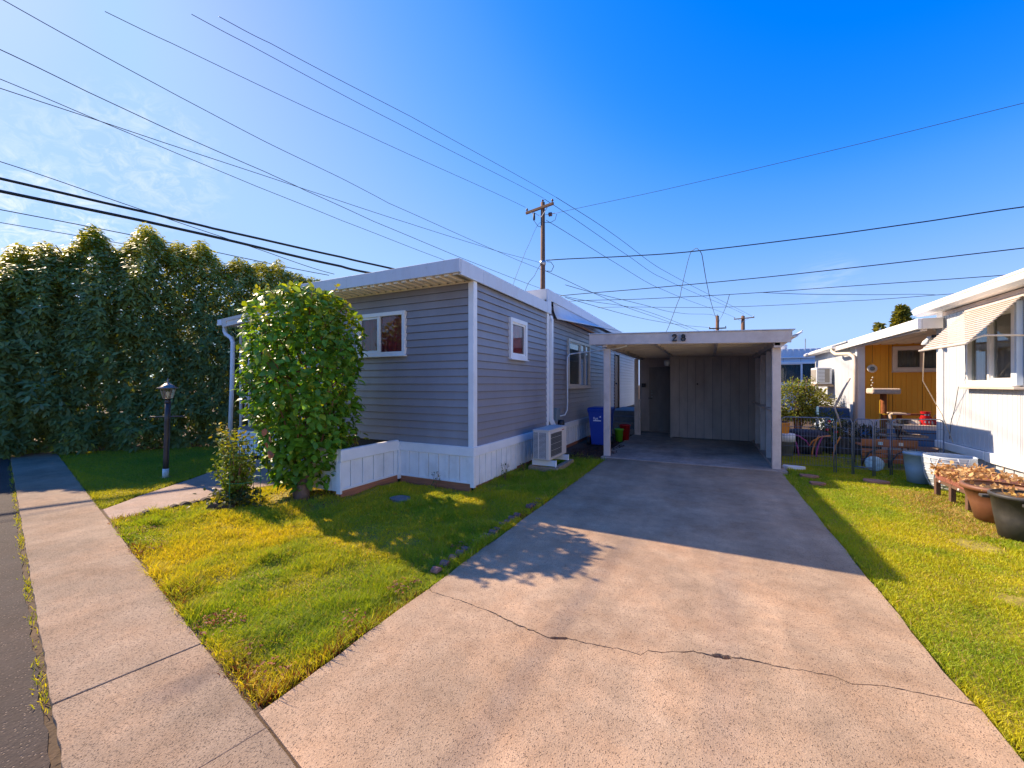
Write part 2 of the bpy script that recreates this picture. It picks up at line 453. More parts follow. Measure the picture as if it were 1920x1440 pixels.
class MB:
    def __init__(self):
        self.v, self.f = [], []

    def add(self, vs, fs):
        o = len(self.v)
        self.v += [tuple(p) for p in vs]
        self.f += [tuple(i + o for i in q) for q in fs]
        return self

    def box(self, x0, x1, y0, y1, z0, z1):
        return self.add([(x0, y0, z0), (x1, y0, z0), (x1, y1, z0), (x0, y1, z0),
                         (x0, y0, z1), (x1, y0, z1), (x1, y1, z1), (x0, y1, z1)],
                        [(3, 2, 1, 0), (4, 5, 6, 7), (0, 1, 5, 4), (1, 2, 6, 5), (2, 3, 7, 6), (3, 0, 4, 7)])

    def bar(self, p, q, w, h, up=(0, 0, 1)):
        p, q = Vector(p), Vector(q)
        d = (q - p).normalized()
        s = d.cross(Vector(up))
        if s.length < 1e-4:
            s = d.cross(Vector((1, 0, 0)))
        s.normalize()
        u = s.cross(d)
        vs = []
        for e in (p, q):
            for a, b in ((-1, -1), (1, -1), (1, 1), (-1, 1)):
                vs.append(e + s * (a * w / 2) + u * (b * h / 2))
        return self.add(vs, [(3, 2, 1, 0), (4, 5, 6, 7), (0, 1, 5, 4), (1, 2, 6, 5), (2, 3, 7, 6), (3, 0, 4, 7)])

    def tube(self, pts, r, n=8, closed=False):
        pts = [Vector(p) for p in pts]
        rs = r if isinstance(r, (list, tuple)) else [r] * len(pts)
        vs, fs = [], []
        ref = None
        for i, p in enumerate(pts):
            a = pts[max(i - 1, 0)] if not closed else pts[i - 1]
            b = pts[min(i + 1, len(pts) - 1)] if not closed else pts[(i + 1) % len(pts)]
            d = (b - a).normalized()
            if ref is None:
                ref = Vector((0, 0, 1)) if abs(d.z) < 0.9 else Vector((1, 0, 0))
            s = d.cross(ref)
            if s.length < 1e-5:
                s = d.cross(Vector((0.3, 1, 0.2)))
            s.normalize()
            u = s.cross(d).normalized()
            ref = u
            for k in range(n):
                t = 2 * PI * k / n
                vs.append(p + (s * math.cos(t) + u * math.sin(t)) * rs[i])
        m = len(pts)
        for i in range(m if closed else m - 1):
            j = (i + 1) % m
            for k in range(n):
                fs.append((i * n + k, i * n + (k + 1) % n, j * n + (k + 1) % n, j * n + k))
        if not closed:
            fs.append(tuple(range(n - 1, -1, -1)))
            fs.append(tuple((m - 1) * n + k for k in range(n)))
        return self.add(vs, fs)

    def lathe(self, c, prof, n=24, sx=1.0, sy=1.0, cap0=True, cap1=True):
        vs, fs = [], []
        for r, z in prof:
            for k in range(n):
                t = 2 * PI * k / n
                vs.append((c[0] + r * sx * math.cos(t), c[1] + r * sy * math.sin(t), c[2] + z))
        for i in range(len(prof) - 1):
            for k in range(n):
                fs.append((i * n + k, i * n + (k + 1) % n, (i + 1) * n + (k + 1) % n, (i + 1) * n + k))
        if cap0:
            fs.append(tuple(range(n - 1, -1, -1)))
        if cap1:
            fs.append(tuple((len(prof) - 1) * n + k for k in range(n)))
        return self.add(vs, fs)

    def prism(self, poly, z0, z1):
        n = len(poly)
        vs = [(x, y, z0) for x, y in poly] + [(x, y, z1) for x, y in poly]
        fs = [tuple(range(n - 1, -1, -1)), tuple(range(n, 2 * n))]
        fs += [(i, (i + 1) % n, n + (i + 1) % n, n + i) for i in range(n)]
        return self.add(vs, fs)

    def ext_y(self, prof, y0, y1):                       # profile in (x, z)
        n = len(prof)
        vs = [(x, y0, z) for x, z in prof] + [(x, y1, z) for x, z in prof]
        fs = [tuple(range(n)), tuple(range(2 * n - 1, n - 1, -1))]
        fs += [(i, n + i, n + (i + 1) % n, (i + 1) % n) for i in range(n)]
        return self.add(vs, fs)

    def ext_x(self, prof, x0, x1):                       # profile in (y, z)
        n = len(prof)
        vs = [(x0, y, z) for y, z in prof] + [(x1, y, z) for y, z in prof]
        fs = [tuple(range(n)), tuple(range(2 * n - 1, n - 1, -1))]
        fs += [(i, n + i, n + (i + 1) % n, (i + 1) % n) for i in range(n)]
        return self.add(vs, fs)

    def mapped(self, fn):
        self.v = [tuple(fn(*p)) for p in self.v]
        return self

    def build(self, name, mat, parent=None, smooth=False, bev=0.0, at=None, recalc=True):
        if parent is not None:
            o = ORG[parent.name]
        elif at is not None:
            o = Vector(at)
        else:
            a = np.array(self.v)
            o = Vector(((a[:, 0].min() + a[:, 0].max()) / 2, (a[:, 1].min() + a[:, 1].max()) / 2, a[:, 2].min()))
        me = bpy.data.meshes.new(name)
        me.from_pydata([(p[0] - o.x, p[1] - o.y, p[2] - o.z) for p in self.v], [], self.f)
        if recalc:
            import bmesh
            bm = bmesh.new()
            bm.from_mesh(me)
            bmesh.ops.recalc_face_normals(bm, faces=bm.faces)
            bm.to_mesh(me)
            bm.free()
        if smooth:
            me.polygons.foreach_set("use_smooth", [True] * len(me.polygons))
        me.materials.append(MATS[mat])
        ob = bpy.data.objects.new(name, me)
        COL.objects.link(ob)
        if parent is not None:
            ob.parent = parent
        else:
            ob.location = o
        ORG[ob.name] = o
        if bev:
            bv = ob.modifiers.new("bevel", "BEVEL")
            bv.width = bev
            bv.segments = 2
            bv.limit_method = "ANGLE"
        return ob


def tag(o, label=None, cat=None, group=None, kind=None):
    if label:
        o["label"] = label
    if cat:
        o["category"] = cat
    if group:
        o["group"] = group
    if kind:
        o["kind"] = kind
    return o


def thing(name, label, cat, at, group=None):
    o = bpy.data.objects.new(name, None)
    o.empty_display_size = 0.2
    o.location = at
    COL.objects.link(o)
    ORG[o.name] = Vector(at)
    return tag(o, label, cat, group)


def share(src, name, parent, loc=(0, 0, 0), rot=None, scale=None):
    o = bpy.data.objects.new(name, src.data)
    COL.objects.link(o)
    o.parent = parent
    o.location = loc
    if rot is not None:
        o.rotation_euler = rot
    if scale is not None:
        o.scale = scale
    return o


def fast_mesh(name, V, F, mat, parent=None, col=None, at=None, smooth=False):
    """V (n,3), F (m,k) with equal-sized faces; col (n,3) per-vertex colour."""
    if parent is not None:
        o = ORG[parent.name]
    else:
        o = Vector(at) if at is not None else Vector((0, 0, 0))
    me = bpy.data.meshes.new(name)
    n, (m, k) = len(V), F.shape
    V = np.asarray(V, np.float32) - np.array([o.x, o.y, o.z], np.float32)
    me.vertices.add(n)
    me.vertices.foreach_set("co", V.ravel())
    me.loops.add(m * k)
    me.loops.foreach_set("vertex_index", F.astype(np.int32).ravel())
    me.polygons.add(m)
    me.polygons.foreach_set("loop_start", np.arange(0, m * k, k, dtype=np.int32))
    me.polygons.foreach_set("loop_total", np.full(m, k, np.int32))
    if smooth:
        me.polygons.foreach_set("use_smooth", np.ones(m, bool))
    me.update(calc_edges=True)
    if col is not None:
        at_ = me.color_attributes.new("col", "FLOAT_COLOR", "POINT")
        c4 = np.ones((n, 4), np.float32)
        c4[:, :3] = col
        at_.data.foreach_set("color", c4.ravel())
    me.materials.append(MATS[mat])
    ob = bpy.data.objects.new(name, me)
    COL.objects.link(ob)
    if parent is not None:
        ob.parent = parent
    else:
        ob.location = o
    ORG[ob.name] = o
    return ob


# leaf template: along +Y, folded along the midrib, tip drooping; 4 quads
LEAF_V = np.array([(0, 0, 0), (-.42, .28, .06), (0, .30, 0), (.42, .28, .06),
                   (-.40, .66, .02), (0, .68, -.05), (.40, .66, .02), (0, 1.0, -.16)], np.float32)
LEAF4_V = np.array([(0, 0, 0), (-.46, .42, .05), (0, .48, 0), (.46, .42, .05), (0, 1.0, -.2)], np.float32)
LEAF4_T = np.array([(0, 2, 1), (0, 3, 2), (1, 2, 4), (2, 3, 4)], np.int32)
LEAF_F = np.array([(0, 2, 1, 1), (0, 3, 2, 2), (1, 2, 5, 4), (2, 3, 6, 5), (4, 5, 7, 7), (5, 6, 7, 7)], np.int32)
LEAF_T = np.array([(0, 2, 1), (0, 3, 2), (1, 2, 5), (1, 5, 4), (2, 3, 6), (2, 6, 5), (4, 5, 7), (5, 6, 7)], np.int32)


def frames(d, up):
    """rotation matrices (n,3,3) with columns side, along d, normal."""
    d = d / np.linalg.norm(d, axis=1, keepdims=True)
    s = np.cross(d, up)
    ln = np.linalg.norm(s, axis=1, keepdims=True)
    s = np.where(ln > 1e-4, s / np.maximum(ln, 1e-4), np.array([1.0, 0, 0]))
    n = np.cross(s, d)
    return np.stack([s, d, n], axis=2)


def leaves(pos, d, up, length, width, col, tv=LEAF_V, tf=LEAF_T):
    n = len(pos)
    Rm = frames(d, up)
    sc = np.stack([width, length, length], axis=1)
    tvs = tv[None, :, :] * sc[:, None, :]
    V = np.einsum("nij,nkj->nki", Rm, tvs) + pos[:, None, :]
    k = len(tv)
    F = (tf[None, :, :] + (np.arange(n) * k)[:, None, None]).reshape(-1, tf.shape[1])
    C = np.repeat(col, k, axis=0)
    return V.reshape(-1, 3), F, C


def leaf_mesh(name, mat):
    me = bpy.data.meshes.new(name)
    me.from_pydata([tuple(p) for p in LEAF_V], [], [tuple(t) for t in LEAF_T])
    me.polygons.foreach_set("use_smooth", [True] * len(me.polygons))
    me.materials.append(MATS[mat])
    return me


def leaf_objects(me, name, parent, pos, d, up, length, width):
    o = ORG[parent.name]
    Rm = frames(d, up)
    for i in range(len(pos)):
        m = Matrix(((*[float(x) for x in Rm[i, 0]],), (*[float(x) for x in Rm[i, 1]],), (*[float(x) for x in Rm[i, 2]],)))
        ob = bpy.data.objects.new(name, me)
        COL.objects.link(ob)
        ob.parent = parent
        ob.location = Vector([float(x) for x in pos[i]]) - o
        ob.rotation_euler = m.to_euler()
        ob.scale = (float(width[i]), float(length[i]), float(length[i]))


def unit(n):
    a = RNG.normal(size=(n, 3))
    return a / np.linalg.norm(a, axis=1, keepdims=True)


def mixcol(a, b, t):
    return np.array(a)[None, :] * (1 - t[:, None]) + np.array(b)[None, :] * t[:, None]


def vnoise(x, y, scale, seed=0):
    """cheap smooth value noise in the plane, 0..1"""
    rs = np.random.default_rng(seed)
    tab = rs.random((64, 64))
    u, v = x * scale + 31.7, y * scale + 17.3
    i, j = np.floor(u).astype(int), np.floor(v).astype(int)
    fu, fv = u - i, v - j
    fu, fv = fu * fu * (3 - 2 * fu), fv * fv * (3 - 2 * fv)
    a, b = tab[i % 64, j % 64], tab[(i + 1) % 64, j % 64]
    c, d = tab[i % 64, (j + 1) % 64], tab[(i + 1) % 64, (j + 1) % 64]
    return (a * (1 - fu) + b * fu) * (1 - fv) + (c * (1 - fu) + d * fu) * fv


def inside(px, py, poly):
    r = np.zeros(len(px), bool)
    n = len(poly)
    for i in range(n):
        x0, y0 = poly[i]
        x1, y1 = poly[(i + 1) % n]
        c = ((y0 > py) != (y1 > py)) & (px < (x1 - x0) * (py - y0) / ((y1 - y0) if y1 != y0 else 1e-9) + x0)
        r ^= c
    return r


def edge_dist(px, py, poly):
    best = np.full(len(px), 1e9)
    n = len(poly)
    for i in range(n):
        a, b = np.array(poly[i]), np.array(poly[(i + 1) % n])
        ab = b - a
        t = np.clip(((px - a[0]) * ab[0] + (py - a[1]) * ab[1]) / (ab @ ab + 1e-9), 0, 1)
        best = np.minimum(best, np.hypot(px - a[0] - t * ab[0], py - a[1] - t * ab[1]))
    return best


# ------------------------------------------------------------------ the setting
def sw_right(x): return 1.13 - 0.2117 * (x + 1.89)      # far edge of the sidewalk
def sw_left(x): return 0.69 - 0.206 * (x + 2.58)        # road edge of the sidewalk


mb = MB()
mb.add([(-400, -400, -0.10), (400, -400, -0.10), (400, 500, -0.10), (-400, 500, -0.10)], [(0, 1, 2, 3)])
tag(mb.build("ground", "soil", recalc=False), kind="structure")
mb = MB()
rd = [(x, sw_left(x) - .030 + .006 * math.sin(x * 9.1) + .005 * math.sin(x * 31.0)) for x in np.linspace(-14, 2, 220)]
mb.prism([(-60, sw_left(-60) - .03), (-60, -16), (30, -16), (30, sw_left(30) - .03)] + [(float(a), float(b)) for a, b in rd[::-1]], -0.3, -0.022)
tag(mb.build("road", "asphalt"), kind="structure")

# sidewalk: slabs with real joints
side = thing("sidewalk", None, None, (-3, 1, -0.1))
side["kind"] = "structure"
cuts = [-26, -18.8, -12.4, -2.70, -1.80, 1.2, 4.5, 8.0]
for a, b in zip(cuts[:-1], cuts[1:]):
    g0 = 0.0022
    k = 0.045                                            # joints lean across the walk
    m_ = 120
    def jag(x, y): return 0.0025 * math.sin(x * 7.1) + 0.003 * math.sin(x * 33.7 + y)
    lo = [(a + g0 + (b - a - 2 * g0) * i / m_ - 0.06, 0) for i in range(m_ + 1)]
    pl = [(x, sw_left(x) + jag(x, 1)) for x, _ in lo]
    hi = [(a + g0 + (b - a - 2 * g0) * i / m_ + 0.065, 0) for i in range(m_ + 1)]
    pr = [(x, sw_right(x) - 0.005 + jag(x, 3) * 0.3) for x, _ in hi]
    MB().prism(pl + pr[::-1], -0.15, random.uniform(-0.003, 0.003)).build("slab", "sidewalk", side, bev=0.004)

MB().prism([(-12, sw_right(-12) - .02), (6, sw_right(6) - .02), (6, sw_right(6) + .03), (-12, sw_right(-12) + .03)], -.1, -.014).build("joint_filler", "soil")["kind"] = "structure"
# driveway: two slabs parted by the long crack, and the carport floor
drv = thing("driveway", None, None, (-0.4, 4, -0.1))
drv["kind"] = "structure"
crack = [(-1.84, 2.36), (-1.79, 2.33), (-1.55, 2.325), (-1.29, 2.30), (-1.1, 2.255), (-0.94, 2.23), (-0.85, 2.215), (-0.76, 2.26),
         (-0.6, 2.272), (-0.45, 2.30), (-0.34, 2.30), (-0.31, 2.355), (-0.24, 2.375), (-0.08, 2.46), (0.03, 2.475), (0.18, 2.52), (0.35, 2.535),
         (0.57, 2.575), (0.64, 2.545), (0.78, 2.60), (0.95, 2.62), (1.08, 2.625), (1.115, 2.63)]
fine = []
for (x0, y0), (x1, y1) in zip(crack[:-1], crack[1:]):
    q = max(2, int((x1 - x0) / 0.02))
    for i in range(q):
        fine.append((x0 + (x1 - x0) * i / q, y0 + (y1 - y0) * i / q + random.gauss(0, 0.0032)))
fine.append(crack[-1])
def gapw(x): return 0.0040 + 0.0032 * max(0, math.sin(x * 5.3 + 1)) + (0.014 if 0.02 < x < 0.10 else 0) + (0.010 if -0.83 < x < -0.74 else 0)
def drag(y): return 0.006 * math.sin(y * 5.7) + 0.004 * math.sin(y * 17.1)
nearp = [(x, y - gapw(x) + random.gauss(0, 0.0012)) for x, y in fine]
farp = [(x, y + gapw(x) + random.gauss(0, 0.0012)) for x, y in fine]
ys = [1.126 + (2.34 - 1.126) * i / 8 for i in range(9)]
near_poly = [(-1.845 + drag(y), y) for y in ys[:-1]] + nearp + [(1.115 + drag(y), y) for y in np.linspace(2.6, 0.498, 12)]
MB().prism([(float(x), float(y)) for x, y in near_poly], -0.15, 0.001).build("slab", "drive", drv)
far_poly = farp + [(1.10 + drag(y), y) for y in np.linspace(2.68, 8.12, 30)] + [(x, 8.135 + 0.004 * math.sin(x * 9)) for x in np.linspace(1.10, -1.86, 14)] + \
    [(-1.85 + drag(y), y) for y in np.linspace(8.1, 2.42, 30)]
MB().prism([(float(x), float(y)) for x, y in far_poly], -0.15, 0.0).build("slab", "drive", drv)
MB().prism([(-2.0, 8.15), (1.2, 8.15), (1.2, 12.0), (1.2, 13.6), (-2.02, 13.6), (-2.02, 10)], -0.15, 0.012).build("slab", "carport_floor", drv, bev=0.01)
MB().prism([(-1.62, 8.128), (0.95, 8.128), (0.9, 8.175), (-1.6, 8.18)], -0.05, 0.006).build("mortar_strip", "path", drv)

# front path
pth = thing("front_path", None, None, (-6.5, 3.3, -0.1))
pth["kind"] = "structure"
pl = [(-6.53, 2.135), (-6.72, 2.40), (-6.90, 2.63), (-7.02, 2.85), (-7.15, 3.07), (-7.28, 3.28), (-7.40, 3.48), (-7.69, 3.9), (-8.0, 4.35), (-8.2, 4.85)]
pr = [(-5.90, 2.0), (-5.885, 2.3), (-5.89, 2.8), (-5.90, 3.2), (-5.88, 3.6), (-5.78, 4.0)]
MB().prism(pr + [(-5.75, 4.05), (-8.2 + 0.45, 4.05)][:1] + [(-7.78, 4.05)] + pl[:8][::-1], -0.15, -0.004).build("slab", "path", pth, bev=0.008)
MB().prism([(-5.75, 4.06), (-5.6, 4.93), (-8.6, 4.93), (-8.3, 4.5), (-7.78, 4.06)], -0.15, -0.006).build("slab", "path", pth, bev=0.008)

# lawns
front_lawn = [(-5.865, 2.0), (-4.5, sw_right(-4.5) + .012), (-3.2, sw_right(-3.2) + .012), (-1.90, sw_right(-1.9) + .02), (-1.87, 1.3), (-1.865, 2.5),
              (-1.87, 4.0), (-1.865, 6.0), (-1.88, 8.12), (-2.98, 8.12), (-2.98, 4.80), (-4.33, 4.78), (-4.42, 3.72), (-5.3, 4.2), (-5.76, 4.0), (-5.86, 3.2)]
back_lawn = [(-6.56, 2.13), (-6.94, 2.62), (-7.18, 3.05), (-7.43, 3.46), (-7.72, 3.88), (-8.03, 4.35), (-8.3, 4.95), (-10.6, 5.6), (-12.6, 3.6), (-12.9, sw_right(-12.9) + .01)]
right_lawn = [(1.125, 0.5), (3.46, 0.05), (3.46, 9.3), (3.3, 11.2), (1.3, 11.6), (1.24, 8.0), (1.115, 8.0), (1.12, 4)]


def lawn_height(x, y, seed):
    k = 2.2 if seed == 1 else 1.0
    return k * (0.018 * (vnoise(x, y, 1.6, seed) - 0.5) + 0.016 * (vnoise(x, y, 5, seed + 1) - 0.5))


def lawn(name, poly, seed):
    xs = [p[0] for p in poly]
    ys_ = [p[1] for p in poly]
    st = 0.06
    gx = np.arange(min(xs), max(xs) + st, st)
    gy = np.arange(min(ys_), max(ys_) + st, st)
    X, Y = np.meshgrid(gx, gy, indexing="ij")
    Z = lawn_height(X.ravel(), Y.ravel(), seed) - 0.014
    Z = Z.reshape(X.shape)
    V = np.stack([X.ravel(), Y.ravel(), Z.ravel()], 1)
    nx, ny = X.shape
    cx, cy = (X[:-1, :-1] + st / 2).ravel(), (Y[:-1, :-1] + st / 2).ravel()
    ii, jj = np.meshgrid(np.arange(nx - 1), np.arange(ny - 1), indexing="ij")
    ii, jj = ii.ravel(), jj.ravel()
    F = np.stack([ii * ny + jj, (ii + 1) * ny + jj, (ii + 1) * ny + jj + 1, ii * ny + jj + 1], 1)
    keep = inside(cx, cy, poly) & (edge_dist(cx, cy, poly) > st * 0.72)
    return tag(fast_mesh(name, V, F[keep], "turf"), kind="structure")


lawn("lawn", front_lawn, 1)
lawn("lawn", back_lawn, 5)
lawn("lawn", right_lawn, 9)
MB().prism(front_lawn, -0.095, -0.06).build("lawn_bed", "turf")["kind"] = "structure"
MB().prism(back_lawn, -0.095, -0.06).build("lawn_bed", "turf")["kind"] = "structure"
MB().prism(right_lawn, -0.095, -0.06).build("lawn_bed", "turf")["kind"] = "structure"
MB().prism([(1.3, 11.6), (3.3, 11.2), (5.5, 9.4), (9, 9.4), (9, 30), (-3, 30), (-3, 13.7), (1.25, 13.7)], -0.09, -0.02).build("yard", "soil")["kind"] = "structure"

CAMP = np.array([0.0, 0.0])
FWD = np.array([-math.sin(R(26.26)), math.cos(R(26.26))])
RGT = np.array([math.cos(R(26.26)), math.sin(R(26.26))])


def blades(n_try, poly, dens_fn, seed, bare=None):
    xs = [p[0] for p in poly]
    ys_ = [p[1] for p in poly]
    x = RNG.uniform(min(xs), max(xs), n_try)
    y = RNG.uniform(min(ys_), max(ys_), n_try)
    ok = inside(x, y, poly)
    x, y = x[ok], y[ok]
    dist = np.hypot(x, y)
    p = dens_fn(x, y, dist)
    if bare is not None:
        for bx, by, br, bk in bare:
            q = np.hypot(x - bx, y - by) / br
            p = p * np.clip(bk + (1 - bk) * (q - 0.7) / 0.4, bk, 1)
    ok = RNG.random(len(x)) < p
    return x[ok], y[ok]


def grass_object(name, poly, area_dens, col_fn, h_fn, seed, bare=None, label=None):
    xs = [p[0] for p in poly]
    ys_ = [p[1] for p in poly]
    bb = (max(xs) - min(xs)) * (max(ys_) - min(ys_))
    def dens(x, y, d):
        # fewer, broader blades farther away
        zc = x * FWD[0] + y * FWD[1]
        xc = x * RGT[0] + y * RGT[1]
        vis = (zc > 0.9) & (np.abs(xc) < zc * 1.42 + 0.4)
        return np.where(vis, np.clip((3.2 / np.maximum(d, 0.5)) ** 1.15, 0.16, 1.0), 0.03)
    x, y = blades(int(bb * area_dens), poly, dens, seed, bare)
    n = len(x)
    ej = edge_dist(x, y, poly) < .05
    x = x + np.where(ej, RNG.normal(0, .016, n), 0)
    y = y + np.where(ej, RNG.normal(0, .016, n), 0)
    d = np.hypot(x, y)
    wide = np.clip(d / 3.2, 1, 3.2) ** 0.75
    h = h_fn(x, y) * RNG.uniform(0.55, 1.25, n)
    h = np.where(ej & (RNG.random(n) < .5), h * 1.5, h)
    wall = (seed == 1) & (((y > 4.68) & (x < -3.0) & (x > -4.4)) | ((x < -4.2) & (x > -4.36) & (y > 3.7)))
    h = np.where(wall, h * .45, h)
    w = 0.0021 * wide * RNG.uniform(0.7, 1.4, n)
    az = RNG.uniform(0, 2 * PI, n)
    lean = RNG.uniform(0.15, 1.1, n) + 0.3 * vnoise(x, y, 4, seed + 3)
    la = RNG.uniform(0, 2 * PI, n)
    z0 = lawn_height(x, y, seed) - 0.022
    sx, sy = np.cos(az) * w, np.sin(az) * w
    lx, ly = np.cos(la) * np.sin(lean), np.sin(la) * np.sin(lean)
    lz = np.cos(lean)
    V = np.zeros((n, 5, 3), np.float32)
    V[:, 0] = np.stack([x - sx, y - sy, z0], 1)
    V[:, 1] = np.stack([x + sx, y + sy, z0], 1)
    mx_, my_, mz_ = x + lx * h * 0.38, y + ly * h * 0.38, z0 + h * 0.55 * (0.5 + 0.5 * lz)
    V[:, 2] = np.stack([mx_ - sx * .8, my_ - sy * .8, mz_], 1)
    V[:, 3] = np.stack([mx_ + sx * .8, my_ + sy * .8, mz_], 1)
    V[:, 4] = np.stack([x + lx * h, y + ly * h, z0 + h * (0.25 + 0.75 * lz)], 1)
    T = np.array([(0, 1, 3), (0, 3, 2), (2, 3, 4)])
    F = (T[None] + (np.arange(n) * 5)[:, None, None]).reshape(-1, 3)
    C = np.repeat(col_fn(x, y, n), 5, axis=0)
    ob = fast_mesh(name, V.reshape(-1, 3), F, "grass", col=C)
    return tag(ob, label, "grass", kind="stuff")


GREEN, YEL, STRAW, DEEP = (0.29, 0.41, 0.020), (0.62, 0.55, 0.024), (0.60, 0.44, 0.14), (0.045, 0.095, 0.012)


def col_front(x, y, n):
    a = vnoise(x, y, 0.9, 21) * 0.6 + vnoise(x, y, 3.1, 22) * 0.4
    warm = np.clip((-x - 2.0) / 3.0, 0, 1) * 0.35 + np.clip((y - 1.5) / 2.5, 0, 1) * 0.15
    t = np.clip((a - 0.40) * 2.6 + 0.15 + warm + RNG.normal(0, 0.2, n), 0, 1)
    t = np.where(y > 4.95, t * 0.25, t)
    c = mixcol(GREEN, YEL, t)
    s = RNG.random(n) < (0.05 + 0.25 * np.clip((a - 0.62) * 4, 0, 1))
    c[s] = np.array(STRAW) * RNG.uniform(0.6, 1.1, (s.sum(), 1))
    e = edge_dist(x, y, front_lawn)
    r = (RNG.random(n) < np.clip(0.40 - e * 2.6, 0, 0.35) * (vnoise(x, y, 2.3, 77) > 0.52)) & (y < 4.5)
    c[r] = np.array((0.20, 0.055, 0.02)) * RNG.uniform(0.5, 1.3, (r.sum(), 1))
    return c * RNG.uniform(0.8, 1.2, (n, 1))


def col_back(x, y, n):
    t = np.clip(vnoise(x, y, 1.2, 31) - 0.25 + RNG.normal(0, 0.15, n), 0, 1) * 0.6
    t = np.where(y < 2.9 + 0.0 * x, t + 0.25, t)
    c = mixcol((0.18, 0.30, 0.03), YEL, np.clip(t, 0, 1))
    return c * RNG.uniform(0.8, 1.2, (n, 1))


def col_right(x, y, n):
    a = vnoise(x, y, 1.1, 41) * 0.55 + vnoise(x, y, 4.0, 42) * 0.45
    t = np.clip((a - 0.40) * 2.2 + 0.12 + RNG.normal(0, 0.2, n), 0, 1)
    c = mixcol((0.28, 0.40, 0.018), (0.56, 0.53, 0.018), t)
    dry = np.clip(1.2 - np.abs(x - 2.55) * 2.2, 0, 1) * ((y > 5.6) & (y < 7.6))
    s = RNG.random(n) < 0.06 + 0.6 * dry
    c[s] = np.array(STRAW) * RNG.uniform(0.6, 1.1, (s.sum(), 1))
    return c * RNG.uniform(0.8, 1.2, (n, 1))


def h_front(x, y):
    t = vnoise(x, y, 5.5, 52) * vnoise(x, y, 2.2, 51)
    return 0.024 + 0.085 * t + 0.03 * (vnoise(x, y, 14, 54) ** 3) + 0.012 * (y > 4.9)


def h_right(x, y):
    return 0.030 + 0.016 * vnoise(x, y, 3.0, 53)


bare_front = [(-4.95, 3.55, 0.42, 0.12), (-4.4, 3.45, 0.3, 0.25), (-3.6, 4.03, 0.16, 0.0), (-2.75, 5.2, 0.16, 0.2), (-2.4, 8.3, 0.75, 0.15), (-3.0, 2.85, 0.18, 0.5),
              (-5.4, 2.85, 0.2, 0.2), (-2.6, 6.7, 0.45, 0.5), (-4.6, 2.9, 0.12, 0.4)]
bare_right = [(2.26, 5.3, 0.20, 0.12), (1.93, 4.05, 0.13, 0.1), (1.44, 7.96, 0.10, 0), (1.45, 7.43, 0.09, 0), (2.28, 7.98, 0.13, 0.0), (2.9, 6.6, 0.4, 0.25), (2.8, 10, 0.9, 0.2)]
grass_object("grass", front_lawn, 30000, col_front, h_front, 1, bare_front, "yellow green sunlit grass between the sidewalk and the grey home")
grass_object("grass", back_lawn, 26000, col_back, lambda x, y: 0.034 + 0 * x, 5, [(-7.93, 3.34, 0.1, 0)], "shaded green grass between the lamp post and the tall hedge")
grass_object("grass", right_lawn, 28000, col_right, h_right, 9, bare_right, "short bright green grass to the right of the driveway")

# weeds in the gap between the road and the sidewalk
cl = np.array([-2.95, -3.3, -3.9, -4.5, -4.62, -5.3, -5.9, -6.05, -6.2, -6.9, -7.5, -7.9, -8.4, -8.6, -9.4, -9.8, -10.6, -11.3])
wx = np.concatenate([c + RNG.normal(0, .09 + .02 * abs(c) * .3, 55 if i % 3 == 0 else 18) for i, c in enumerate(cl)] + [RNG.uniform(-12, -2.8, 160)])
wy = sw_left(wx) - 0.018 + RNG.normal(0, 0.014, len(wx))
V, F, C = leaves(np.stack([wx, wy, np.full(len(wx), -0.025)], 1), np.stack([RNG.normal(0, .5, len(wx)), RNG.normal(0, .5, len(wx)), np.ones(len(wx))], 1),
                 unit(len(wx)), RNG.uniform(.015, .045, len(wx)), RNG.uniform(.003, .006, len(wx)),
                 mixcol(GREEN, YEL, RNG.random(len(wx))))
tag(fast_mesh("weeds", V, F, "grass", col=C), "thin line of weeds in the joint between road and sidewalk", "weeds", kind="stuff")
mb = MB()
MB().prism([(x, sw_left(x) + 0.004) for x in (-30, -2.4, 8)] + [(x, sw_left(x) - 0.045) for x in (8, -2.4, -30)], -0.1, -0.03).build("road_joint", "soil")["kind"] = "structure"

# fallen leaves and mulch
def litter(name, spots, label, cat, colr, n, size=(0.02, 0.05)):
    P, D = [], []
    for (x, y, r, k) in spots:
        a = RNG.uniform(0, 2 * PI, k)
        q = np.sqrt(RNG.random(k)) * r
        P.append(np.stack([x + q * np.cos(a), y + q * np.sin(a), np.full(k, 0.008) + RNG.random(k) * .02], 1))
    P = np.concatenate(P)
    k = len(P)
    d = unit(k)
    d[:, 2] *= 0.35
    up = np.tile(np.array([0, 0, 1.0]), (k, 1)) + unit(k) * .4
    L_ = RNG.uniform(*size, k)
    V, F, C = leaves(P, d, up, L_, L_ * RNG.uniform(.4, .7, k), mixcol(colr[0], colr[1], RNG.random(k)))
    return tag(fast_mesh(name, V, F, "leaf_dry", col=C), label, cat, kind="stuff")


